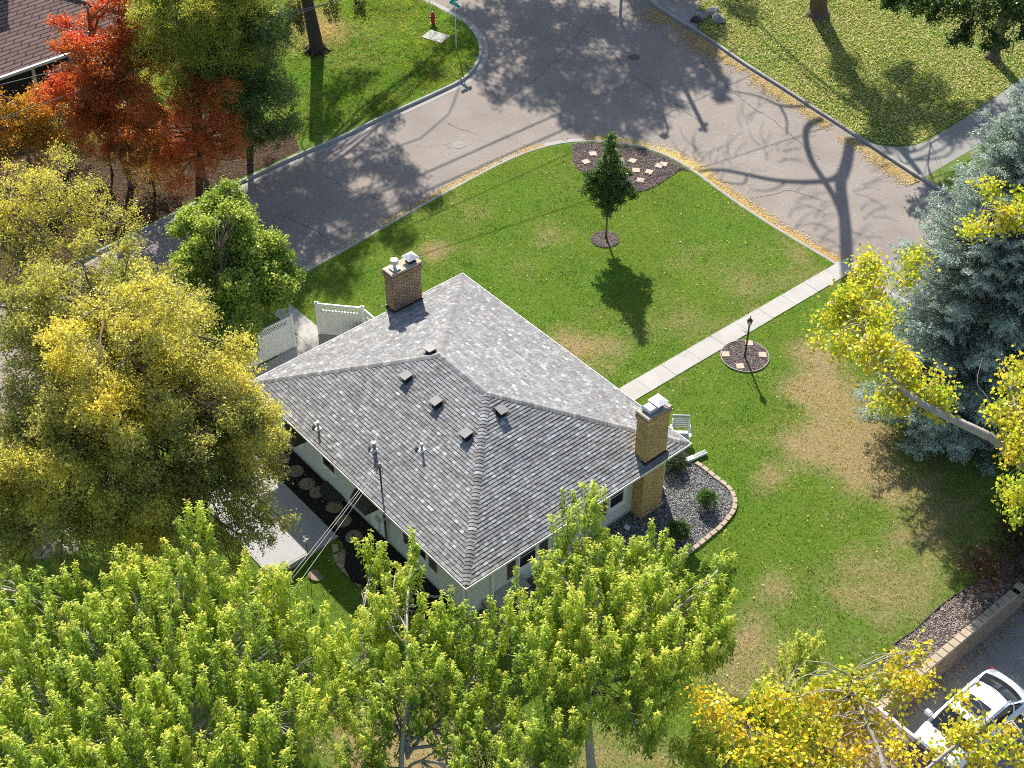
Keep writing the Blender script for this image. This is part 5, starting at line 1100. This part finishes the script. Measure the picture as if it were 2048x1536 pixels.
shade_tree('tall_tree', 'second tall tree beyond the crossing, nearer the right hand curb', (11, 100, 0), [SP(1290, 60, 14, 2.6), SP(1370, 40, 14, 2.2), SP(1260, 140, 15, 2.4), SP(1340, 120, 15, 2.0), SP(1290, 200, 15.5, 1.7), SP(1200, 250, 16, 1.4), SP(1260, 275, 16, 1.0), SP(1330, 180, 15, 1.2), SP(1300, 0, 14, 2.4), SP(1400, 90, 14, 1.4), SP(1290, 110, 14.5, 2.2), SP(1240, 60, 14, 2.2), SP(1180, 215, 15, 1.5)], (.2, .14, 14), 52, 10, cover=1.)
# conifer tip shadow
def conifer(name, label, base, H, Rb, seed, pal, lv=26, per=9, tuft=.16, tn=46, z0=.6, bark='bark_dark', leafw=.035, cat='tree', lean=(0, 0)):
    rg = np.random.default_rng(seed); base = np.asarray(base, float); t = thing(name, label, cat, tuple(base)); mb = MB(); mb.tube([tuple(base), (base[0]+lean[0]/2, base[1]+lean[1]/2, base[2]+H*.5), (base[0]+lean[0], base[1]+lean[1], base[2]+H)], [Rb*.065, Rb*.045, .02], 8); Q, D, N, K = [], [], [], []
    for i in range(lv):
        f = i/(lv-1); z = z0+(H-z0)*(f**.92); R0 = Rb*(1-f)**.80*rg.uniform(.86, 1.08)*min(1, .72+f*3.5)+.12; nb = max(4, int(per*(1-f*.55)))
        for k in range(nb):
            a = 2*math.pi*(k+rg.uniform(0, 1))/nb+i*2.4; rr = R0*rg.uniform(.72, 1.14); el = -.22+.5*f+rg.normal(0, .08); s = np.linspace(0, 1, 6)
            hx = rr*s; hz = rr*(el*s+.28*s*s); ax = math.cos(a); ay = math.sin(a); cx, cy = base[0]+lean[0]*f, base[1]+lean[1]*f
            pts = np.c_[cx+ax*hx, cy+ay*hx, base[2]+z+hz]; mb.tube([tuple(p) for p in pts[::2]]+[tuple(pts[-1])], [.035*rr/3+.01, .025*rr/3+.008, .015, .006], 4)
            ntw = int(5+rr*5.5)
            for j in range(ntw):
                u = .22+.78*(j+.5)/ntw; p = np.array([np.interp(u, s, pts[:, q]) for q in range(3)]); sd = 1 if j % 2 else -1
                L = (.22+.34*rr*(1-u)*.8+.12)*rg.uniform(.7, 1.2); L = min(L, 1.1); sa = a+sd*rg.uniform(.55, 1.0); dv = np.array([math.cos(sa), math.sin(sa), rg.uniform(-.30, .12)])
                m = int(tn*L+8); q = rg.uniform(0, 1, m)[:, None]; Q.append(p+dv*L*q+rg.normal(size=(m, 3))*.035); dd = dv+rg.normal(size=(m, 3))*.75; dd[:, 2] += .15; D.append(dd); N.append(rdir(rg, m, .8)); K.append(np.full(m, .25+.6*u*rg.uniform(.7, 1.2)))  # colour key puts interior shade and lit tips into the needles
            m = 16; Q.append(pts[-1]+rg.normal(size=(m, 3))*.06); D.append(np.array([ax, ay, .3])+rg.normal(size=(m, 3))*.6); N.append(rdir(rg, m, .8)); K.append(np.full(m, .9))
    Q = np.concatenate(Q); D = np.concatenate(D); N = np.concatenate(N); K = np.concatenate(K); n = len(Q)
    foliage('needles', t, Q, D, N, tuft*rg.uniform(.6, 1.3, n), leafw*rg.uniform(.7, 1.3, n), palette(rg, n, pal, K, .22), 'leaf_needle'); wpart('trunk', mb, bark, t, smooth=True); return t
c = G(1441, 188); H_ = 19.; bse = c-SHD*H_; conifer('pine_tree', 'dark conifer beyond the frame whose pointed shade falls by the right curb', (bse[0], bse[1], 0), H_, 3.2, 61, [(.02, .04, .02), (.05, .08, .04)], 20, 7, .3, 18, 1., leafw=.12)
# --- blue spruce on the right
SPB = G(1912, 835)
conifer('blue_spruce', 'large blue spruce with sunlit silver coloured into its branch tips at the right edge', (SPB[0]+.2, SPB[1]+.2, 0), 16.8, 5.2, 62, [(.03, .033, .028), (.075, .105, .10), (.17, .235, .24), (.30, .39, .41), (.44, .54, .57)], 44, 16, .12, 66, .5, leafw=.034)
# --- big trunks of the north east lawn
b5 = G(1636, 30); b6 = G(1985, 116)
lob5 = blob([SP(1760, 200, 11.5, 2.2), SP(1840, 220, 12, 2.1), SP(1780, 260, 12.5, 1.4), SP(1720, 180, 11.5, 1.5), SP(1850, 170, 12, 1.8), SP(1690, 120, 11, 1.2), SP(1800, 140, 11, 1.2), SP(1480, 10, 11, 1.6)], 5, 18)
t5 = tree('big_maple', 'thick trunked tree at the top edge of the leaf strewn lawn', b5, (b5[0]-.3, b5[1]+.6, 13.), lob5, (.18, .13, 14), [(.05, .08, .02), (.12, .15, .03), (.25, .24, .05)], 22, 'bark', .55, 7, .5, 1.8, 4)
# bare limbs of it reaching over the street, traced from where their shade falls
def limb(mb, spots, zs, r0, r1):
    P = [tuple(G(a, b)-SHD*z+np.array([0, 0, z])) for (a, b), z in zip(spots, zs)]; P = [tuple(p) for p in P]
    mb.tube(smooth3(P), list(np.linspace(r0, r1, len(smooth3(P)))), 8)
def smooth3(P):
    for _ in range(2):
        q = [P[0]]
        for a, b in zip(P[:-1], P[1:]): q += [tuple(a[i]*.75+b[i]*.25 for i in range(3)), tuple(a[i]*.25+b[i]*.75 for i in range(3))]
        P = q+[P[-1]]
    return P
mb = MB(); tz = lambda a, b, n: list(np.linspace(a, b, n))
mb.tube([(b5[0]-.1, b5[1]+.2, 7), (b5[0]-.9, b5[1]+.2, 10.5), tuple(G(1700, 275)-SHD*12.5+np.array([0, 0, 12.5]))], [.32, .3, .27], 8)
limb(mb, [(1700, 275), (1690, 330), (1678, 352), (1684, 400), (1690, 450), (1692, 520), (1700, 600)], tz(12.5, 13.5, 7), .27, .33)
limb(mb, [(1645, 232), (1616, 240), (1608, 262), (1618, 310), (1645, 350), (1670, 390), (1684, 430)], tz(12.5, 13, 7), .17, .17)
limb(mb, [(1680, 340), (1660, 354), (1600, 357), (1540, 352), (1480, 338), (1430, 330), (1395, 338)], tz(12.6, 12.6, 7), .17, .07)
limb(mb, [(1620, 206), (1560, 207), (1520, 185), (1465, 175)], tz(12, 12, 4), .10, .03)
limb(mb, [(1560, 207), (1573, 230), (1572, 262)], tz(12, 12, 3), .08, .04)
limb(mb, [(1493, 342), (1488, 362), (1450, 357), (1434, 352)], tz(12.5, 12.5, 4), .06, .03)
limb(mb, [(1570, 357), (1540, 375), (1500, 372)], tz(12.5, 12.5, 3), .05, .02)
rgl = np.random.default_rng(5)
for (a, b_) in ((1430, 330), (1400, 300), (1380, 310), (1450, 310), (1500, 240), (1530, 290), (1470, 180), (1570, 300), (1540, 180), (1640, 420), (1600, 400), (1580, 440), (1640, 480), (1730, 360), (1760, 330), (1700, 470), (1730, 420)):
    for _ in range(5):
        x, y = a+rgl.normal(0, 14), b_+rgl.normal(0, 12); an = rgl.uniform(-2.6, -.6)+(1.2 if a > 1560 else 0); L = rgl.uniform(30, 75)
        limb(mb, [(x, y), (x+L*.5*math.cos(an), y+L*.35*math.sin(an)), (x+L*math.cos(an+.3), y+L*.7*math.sin(an+.3))], tz(13, 13.4, 3), .028, .008)
wpart('bare_limb', mb, 'bark', t5, smooth=True)
lob6 = blob([LP(1800, 5, 6.2, 1.3, .8), LP(1900, 0, 6.5, 1.5, .9), LP(1960, 40, 5.4, 1.2, .8), LP(2030, 50, 5.2, 1.4, .9), LP(1850, 25, 5.6, .9, .6), LP(2060, 10, 6.5, 1.6), LP(1760, -10, 6.6, 1.0, .7), LP(1990, 85, 4.4, .8, .6), LP(1990, -30, 8, 2.2), SP(1960, 230, 9.5, 1.8), SP(1900, 230, 9, 1.5), LP(1920, 75, 4.6, .6, .4)], 9, 19)
tree('big_maple', 'dark green maple with low hanging boughs in the top right corner', b6, (b6[0]+.4, b6[1]+.8, 9.), lob6, (.15, .13, 22), [(.018, .045, .014), (.035, .075, .022), (.06, .11, .035)], 23, 'bark', .36, 12, .36, 1., 6)
# --- bright green cherry like trees at the bottom: upright shoots with drooping leaves
def shoot_tree(name, label, base, top, crowns, seed, n_sh, r0=.16, pal=None, leaves=96):
    rg = np.random.default_rng(seed); base = np.asarray(base, float); top = np.asarray(top, float); t = thing(name, label, 'tree', tuple(base)); mb = MB()
    mb.tube(curve(base, top, rg, .03, 6), list(np.linspace(r0, r0*.35, 6)), 8)
    n_sh = int(n_sh*.74); A = np.array([c[3]*c[3] for c in crowns]); A = A/A.sum(); T, B = [], []
    for c, a in zip(crowns, A):
        cc = np.array(c[:3]); r = c[3]; f = np.clip((cc[2]-r-base[2])/(top[2]-base[2]), .25, .9); s = base*(1-f)+top*f; lp = curve(s, cc+[0, 0, -r*.3], rg, .09, 6); mb.tube(lp, list(np.linspace(min(r0*.5, .09), .03, 6)), 6)
        n = int(n_sh*a)+3; d = rdir(rg, n, .55); d[:, 2] = np.where(d[:, 2] < -.2, -d[:, 2], d[:, 2]); tip = cc+d*np.array([r, r, c[4]])*rg.uniform(.45, 1.0, (n, 1))**.5; tip[:, 2] += np.where(rg.random(n) < .16, rg.uniform(.3, 1.1, n), 0)
        ln = rg.uniform(.9, 2.2, n); dirs = np.c_[d[:, :2]*.22+rg.normal(0, .08, (n, 2)), np.ones(n)]; dirs /= np.linalg.norm(dirs, axis=1)[:, None]; bs = tip-dirs*ln[:, None]; T.append(tip); B.append(bs)
        for i in range(n):
            q = np.array(lp[int(rg.integers(2, 6))])
            if i % 2 == 0: mb.tube(curve(q, bs[i], rg, .1, 4), [.03, .022, .014, .008], 4)
            mb.tube([tuple(bs[i]), tuple(tip[i])], [.010, .004], 3)
    T = np.concatenate(T); B = np.concatenate(B); n = len(T); k = leaves; idx = np.repeat(np.arange(n), k); u = rg.uniform(0, 1, n*k)**.8
    P = B[idx]*(1-u[:, None])+T[idx]*u[:, None]; th = rg.uniform(0, 2*np.pi, n*k); out = np.c_[np.cos(th), np.sin(th), np.zeros(n*k)]; 
    off = rg.uniform(.0, .10, n*k)*(1.3-u); P = P+out*off[:, None]
    D = out*(.75+.3*rg.random((n*k, 1)))+np.c_[np.zeros((n*k, 2)), -.75+1.0*(u-.6)*(u > .8)+rg.normal(0, .28, n*k)]; N = out*.6+np.array([0, 0, .9])+rg.normal(size=(n*k, 3))*.25
    hue = rg.uniform(.05, .45, n)[idx]+.22*(u > .86)+.15*u; hue = hue+.25*(vnoise(P[:, 0], P[:, 1], 1.9, 44)-.5)
    foliage('crown', t, P, D, N, .185*rg.uniform(.6, 1.15, n*k)*(1.12-.3*u), .05*rg.uniform(.75, 1.2, n*k), palette(rg, n*k, pal or [(.085, .15, .022), (.21, .32, .04), (.36, .47, .065), (.50, .56, .09), (.60, .55, .10)], np.clip(hue, 0, .98), .2), m='leaf_matte', fold=.4)
    wpart('trunk', mb, 'bark_pale', t, smooth=True); return t
SPAL = None
shoot_tree('cherry_tree', 'wide bright green tree filling the lower left corner with a tall central spire', G(330, 1720), G(330, 1330, 6.),
    [LP(390, 1060, 7.6, .8, 1.3), LP(370, 1160, 6.8, 1.5), LP(260, 1190, 6.2, 1.5), LP(480, 1190, 6., 1.4), LP(100, 1190, 6., 1.2), LP(60, 1280, 6., 1.8), LP(190, 1300, 6.4, 1.9), LP(330, 1300, 6.6, 2.0), LP(480, 1300, 6., 1.8), LP(590, 1240, 5.2, 1.2), LP(620, 1330, 5., 1.4), LP(80, 1420, 6., 2.), LP(230, 1440, 6.4, 2.2), LP(400, 1440, 6.2, 2.1), LP(550, 1430, 5.4, 1.7), LP(100, 1560, 6., 2.2), LP(300, 1580, 6.2, 2.4), LP(480, 1560, 5.6, 2.), LP(250, 1130, 6.6, .7, 1.0), LP(-20, 1160, 6, 1.0), LP(-40, 1350, 6, 1.8), LP(560, 1170, 5.4, .9)], 71, 1100)
shoot_tree('cherry_tree', 'bright green tree in front of the house corner, left of the forked pale trunk', G(810, 1720), G(820, 1380, 5.),
    [LP(745, 1120, 5.2, .7, 1.0), LP(820, 1130, 5.2, .6, .9), LP(780, 1210, 5., 1.3), LP(900, 1260, 4.8, 1.2), LP(720, 1300, 4.6, 1.4), LP(840, 1330, 4.8, 1.5), LP(950, 1340, 4.6, 1.1), LP(760, 1420, 4.4, 1.4), LP(900, 1430, 4.4, 1.3), LP(660, 1390, 4.4, 1.0), LP(1000, 1440, 4.2, .9), LP(720, 1530, 3.8, 1.1), LP(960, 1540, 4, 1.3)], 72, 430, .12)
shoot_tree('cherry_tree', 'bright green tree with forked pale trunk covering the right part of the house front', G(1190, 1600), G(1185, 1230, 7.),
    [LP(1180, 1010, 8.2, .65, 1.2), LP(1130, 1050, 7.6, .6, 1.0), LP(1200, 1120, 7.2, 1.1), LP(1110, 1130, 7., .8), LP(1250, 1100, 7., .7), LP(1330, 1110, 6.4, .9, 1.0), LP(1180, 1220, 6.8, 1.6), LP(1290, 1200, 6.6, 1.3), LP(1400, 1190, 6., 1.1), LP(1060, 1220, 6., .9), LP(1000, 1230, 5.6, .6), LP(1200, 1320, 6.2, 1.7), LP(1330, 1310, 6., 1.5), LP(1080, 1320, 6., 1.3), LP(1420, 1270, 5.8, 1.0), LP(1120, 1440, 5.4, 1.3), LP(1270, 1430, 5.4, 1.2), LP(1060, 1530, 4.6, 1.2), LP(1450, 1120, 6.2, .5)], 73, 760, .17)
shoot_tree('cherry_tree', 'small bright green tree standing on the lawn near the yellow leaved boughs', G(1560, 1560), G(1560, 1400, 4.),
    [LP(1600, 1310, 4.8, .8, .8), LP(1560, 1390, 4.4, .9), LP(1500, 1430, 4.2, .9), LP(1620, 1420, 4.2, .9), LP(1560, 1490, 3.8, 1.2), LP(1450, 1510, 3.8, 1.0), LP(1380, 1480, 3.8, .7)], 74, 210, .09, pal=[(.13, .21, .035), (.25, .34, .05), (.40, .46, .07), (.55, .55, .1)])
# --- yellow big leaved tree: boughs reaching in from the right and over the car
def bough_tree(name, label, base, top, boughs, seed, leaf, pal, bark='bark_pale'):
    """boughs: (polyline of (px,py,z), r0, r1, spread, n leaves)"""
    rg = np.random.default_rng(seed); base = np.asarray(base, float); top = np.asarray(top, float); t = thing(name, label, 'tree', tuple(base)); mb = MB(); mb.tube(curve(base, top, rg, .03, 6), list(np.linspace(.42, .22, 6)), 9); Q, K = [], []
    for pl, r0, r1, clumps in boughs:
        P = smooth3([tuple(G(a, b, z)) if not isinstance(a, tuple) else a[0] for a, b, z in pl]); mb.tube(P, list(np.linspace(r0, r1, len(P))), 7); P = np.array(P)
        for px, py, z, sp, nl in clumps:
            c = G(px, py, z); j = np.argmin(np.linalg.norm(P-c, axis=1)); nt_ = max(3, nl//32)
            for _ in range(nt_):
                e = c+rdir(rg, 1)[0]*sp*rg.uniform(.3, 1)**.6*np.array([1, 1, .8]); mb.tube(curve(P[min(j+int(rg.integers(0, 2)), len(P)-1)], e, rg, .16, 5), [.022, .016, .011, .008, .004], 4)
                m = 32; Q.append(e+rg.normal(size=(m, 3))*.19); K.append(np.full(m, rg.random()))
    Q = np.concatenate(Q); K = np.concatenate(K); n = len(Q)
    D = rdir(rg, n, -.5); N = rdir(rg, n, .9); foliage('crown', t, Q, D, N, leaf[0]*rg.uniform(.7, 1.2, n), leaf[1]*rg.uniform(.7, 1.2, n), palette(rg, n, pal, .25+.5*K, .15), fold=.2); wpart('trunk', mb, bark, t, smooth=True); return t
CPAL = [(.16, .27, .03), (.28, .38, .04), (.42, .46, .05), (.55, .48, .05), (.58, .40, .04)]
bb = np.array([24.5, 38.5, 0.])
bough_tree('cottonwood_tree', 'yellow green tree whose long bare bough crosses in front of the blue spruce', bb, (23.5, 38.8, 15.),
    [([(2120, 1010, 9.5), (2010, 888, 10.2), (1930, 850, 10.6), (1850, 812, 11), (1790, 770, 11.2), (1745, 700, 11.4), (1720, 610, 11.4), (1705, 560, 11.4)], .19, .03, [(1745, 560, 11.4, .75, 800), (1700, 620, 11.2, .75, 1000), (1760, 640, 11.4, .65, 700), (1690, 690, 11., .45, 320), (1745, 700, 11.3, .8, 1000), (1800, 740, 11.2, .7, 800), (1860, 780, 11., .6, 600), (1780, 800, 10.8, .6, 600), (1650, 640, 11, .3, 160), (1880, 820, 10.8, .4, 260), (1740, 520, 11.6, .4, 260), (1700, 600, 11.6, .5, 400), (1640, 690, 10.6, .25, 90)]),
     ([(1745, 640, 11.5), (1790, 570, 11.8), (1835, 530, 12.)], .03, .01, [(1825, 520, 12., .4, 380), (1820, 560, 11.8, .25, 120)]),
     ([(2140, 520, 13), (2050, 460, 13.), (1990, 400, 13.2), (1962, 360, 13.2)], .06, .012, [(1975, 380, 13.2, .35, 240), (2000, 430, 13, .5, 500), (1960, 450, 13, .35, 220), (2045, 440, 13, .5, 480), (2050, 400, 13, .35, 200), (1940, 462, 13, .2, 80)]),
     ([(2140, 950, 10.5), (2050, 850, 10.8), (2020, 780, 11)], .08, .02, [(2030, 760, 11, .45, 420), (2010, 840, 10.8, .5, 460), (2040, 900, 10.6, .6, 700), (2035, 980, 10.4, .45, 460), (2030, 1030, 10.2, .2, 110), (2060, 810, 11, .6, 500), (1985, 830, 10.8, .25, 120), (2040, 730, 11, .3, 150)]),
     ([(2010, 888, 10.2), (1975, 790, 11.), (1950, 770, 11.2), (1965, 715, 11.6)], .02, .006, [])], 81, (.135, .125), CPAL)
bough_tree('yellow_tree', 'golden yellow leaved tree in the bottom right corner over the white car', G(1780, 1780), G(1780, 1560, 8.),
    [([(1780, 1600, 7.), (1760, 1500, 7.2), (1720, 1420, 7.4), (1700, 1350, 7.4)], .10, .02, [(1720, 1370, 7.4, .6, 420), (1660, 1400, 7.2, .6, 420), (1600, 1420, 7., .6, 420), (1780, 1380, 7.2, .5, 380), (1720, 1440, 7., .6, 420), (1650, 1470, 7, .7, 480), (1840, 1370, 7.2, .4, 200), (1830, 1300, 7.4, .2, 60), (1790, 1315, 7.4, .2, 60), (1550, 1400, 6.8, .5, 240), (1780, 1450, 7, .4, 150)]),
     ([(1780, 1620, 7.), (1860, 1530, 7.4), (1940, 1470, 7.6), (2030, 1440, 7.6)], .08, .02, [(1950, 1465, 7.6, .5, 260), (1900, 1480, 7.4, .35, 150), (2000, 1475, 7.6, .45, 230), (1970, 1525, 7.4, .6, 340), (2040, 1505, 7.4, .4, 160), (1925, 1400, 7.8, .2, 34), (1880, 1520, 7.2, .3, 130)]),
     ([(1780, 1620, 7.), (1700, 1560, 6.6), (1600, 1520, 6.4), (1500, 1450, 6.4), (1430, 1420, 6.4)], .10, .02, [(1430, 1420, 6.4, .5, 300), (1480, 1450, 6.4, .6, 380), (1540, 1500, 6.4, .6, 380), (1600, 1530, 6.4, .7, 420), (1480, 1520, 6.2, .6, 300), (1720, 1530, 6.8, .6, 360), (1800, 1520, 7, .5, 240), (1400, 1400, 6.4, .3, 100), (1660, 1540, 6.6, .6, 300)])], 82, (.15, .13), [(.20, .30, .035), (.32, .40, .045), (.48, .47, .05), (.60, .48, .05), (.62, .38, .04)])
# --- shrubs
def bush(label, px, py, r, h, pal, seed, dens=60, leaf=(.06, .03, 16), cat='shrub', name='shrub', group=None, cl=.10):
    g = G(px, py); g[2] = gz(g); return tree(name, label, g, g+[0, 0, h*.7], [(g[0], g[1], g[2]+h*.48, r, h*.5)], leaf, pal, seed, 'bark_dark', .03, dens, cl, 6., 12, cat=cat, group=group, ht0=.1)
BP = [(.03, .075, .015), (.05, .12, .02), (.09, .18, .03)]
bush('clipped round green shrub in the middle of the sunlit gravel', 1411, 1012, .42, .8, BP, 91, group='round shrubs in the gravel bed'); bush('round green shrub half in shade at the lower edge of the gravel', 1357, 1072, .44, .7, BP, 92, group='round shrubs in the gravel bed')
bush('dark spiky evergreen shrub tucked behind the brick chimney', 1345, 935, .62, .75, [(.02, .045, .02), (.04, .075, .035), (.07, .11, .06)], 93, leaf=(.09, .02, 16))
for i, (px, py, r, lb) in enumerate(((1985, 1165, 1.5, 'large dark purple brown shrub by the end of the retaining wall'), (2060, 1120, 1.6, 'second purple brown shrub at the right edge behind the first'))):
    g = G(px, py); tree('shrub', lb, g, g+[0, 0, 1.5], blob([(g[0], g[1], 1.0, r, .95)], 20, 94+i), (.07, .05, 22), [(.03, .016, .014), (.06, .03, .022), (.10, .06, .035)], 94+i, 'bark_dark', .05, 20, .26, 1., 14, cat='shrub', ht0=.1)
# ------------------------------------------------------------------ overhead wires
def wire(name, label, pts, r, m, cat='wire', group=None, sag=.4):
    P = np.array(pts, float); q = []
    for a, b in zip(P[:-1], P[1:]):
        for t_ in np.linspace(0, 1, 14)[:(14 if b is P[-1] else 14)]: p = a*(1-t_)+b*t_; p[2] -= sag*4*t_*(1-t_)*.25; q.append(tuple(p))
    mb = MB(); mb.tube(q, r, 5); return single(name, mb, m, label, cat, tuple(P[0]), group=group)
mt = LW(mx-.15, my-.06, 0)
for k, (zz, pe, lb) in enumerate(((4.16, (560, 1205, 4.0), 'upper of the three pale service wires running from the roof mast to the lower left'), (4.02, (556, 1222, 3.9), 'middle of the three pale service wires from the roof mast'), (3.88, (565, 1240, 3.8), 'lowest of the three pale service wires from the roof mast'))):
    a = LW(mx-.15, my-.06, zz); e = G(pe[0], pe[1], pe[2]); e = a+(e-a)*2.6; e[2] = 6.; wire('service_wire', lb, [a, e], .010, 'wire_pale', group='service wires', sag=1.2)
for z, p1, p2, lb in ((8.2, (478, 51), (683, 0), 'upper dark overhead wire crossing the top left lawn'), (7.6, (525, 53), (690, -5), 'lower dark overhead wire carrying a coil in the top left')):
    a = G(*p1, z); b_ = G(*p2, z); d = b_-a; wire('overhead_wire', lb, [a-d*5, b_+d*6], .022, 'wire', group='overhead street wires', sag=0)
c0 = G(549, 46, 7.45); mb = MB(); n = 20; mb.tube([(c0[0]+.36*math.cos(2*math.pi*i/n)*UA[0], c0[1]+.36*math.cos(2*math.pi*i/n)*UA[1], c0[2]+.13*math.sin(2*math.pi*i/n)) for i in range(n+1)], .025, 5); single('cable_coil', mb, 'wire', 'dark loop of spare cable hanging on the lower overhead wire', 'cable coil', tuple(c0))
for z, p1, p2, lb in ((11., (850, 338), (1130, 214), 'high overhead wire beyond the frame whose shade crosses the street'), (11., (905, 350), (1185, 226), 'second high overhead wire beyond the frame')):
    a = G(*p1)-SHD*z; b_ = G(*p2)-SHD*z; a[2] = b_[2] = z; d = b_-a; wire('overhead_wire', lb, [a-d*1., b_+d*1.2], .05, 'wire', group='high street wires', sag=0)
# street lamp and utility pole standing beyond the frame
c = G(1328, 267)-SHD*9.; t = thing('street_lamp', 'street lamp beyond the frame whose shade falls on the crossing', 'street lamp', (c[0]+.35, c[1]+.6, 0))
mb = MB(); mb.tube([(0, 0, 0), (0, 0, 8.4), (-.1, -.15, 8.9), (-.35, -.6, 9.)], [.09, .07, .06, .05], 8); part('pole', mb, 'grey_metal', t); mb = MB(); mb.lathe((-.35, -.6, 8.85), [(.05, -.1), (.30, .0), (.25, .15), (.05, .22)], 4); part('lamp_head', mb, 'grey_metal', t)
c = G(1410, 255)-SHD*12.; t = thing('utility_pole', 'wooden utility pole beyond the frame near the street lamp', 'utility pole', (c[0], c[1], 0)); mb = MB(); mb.cyl((0, 0, 0), (0, 0, 12.), .17, .13, 10); part('pole', mb, 'bark', t)
mb = MB(); mb.box(-.45, .45, -.06, .06, 11.6, 11.75, Matrix.Rotation(AL+.3, 4, 'Z')); part('crossarm', mb, 'bark', t)
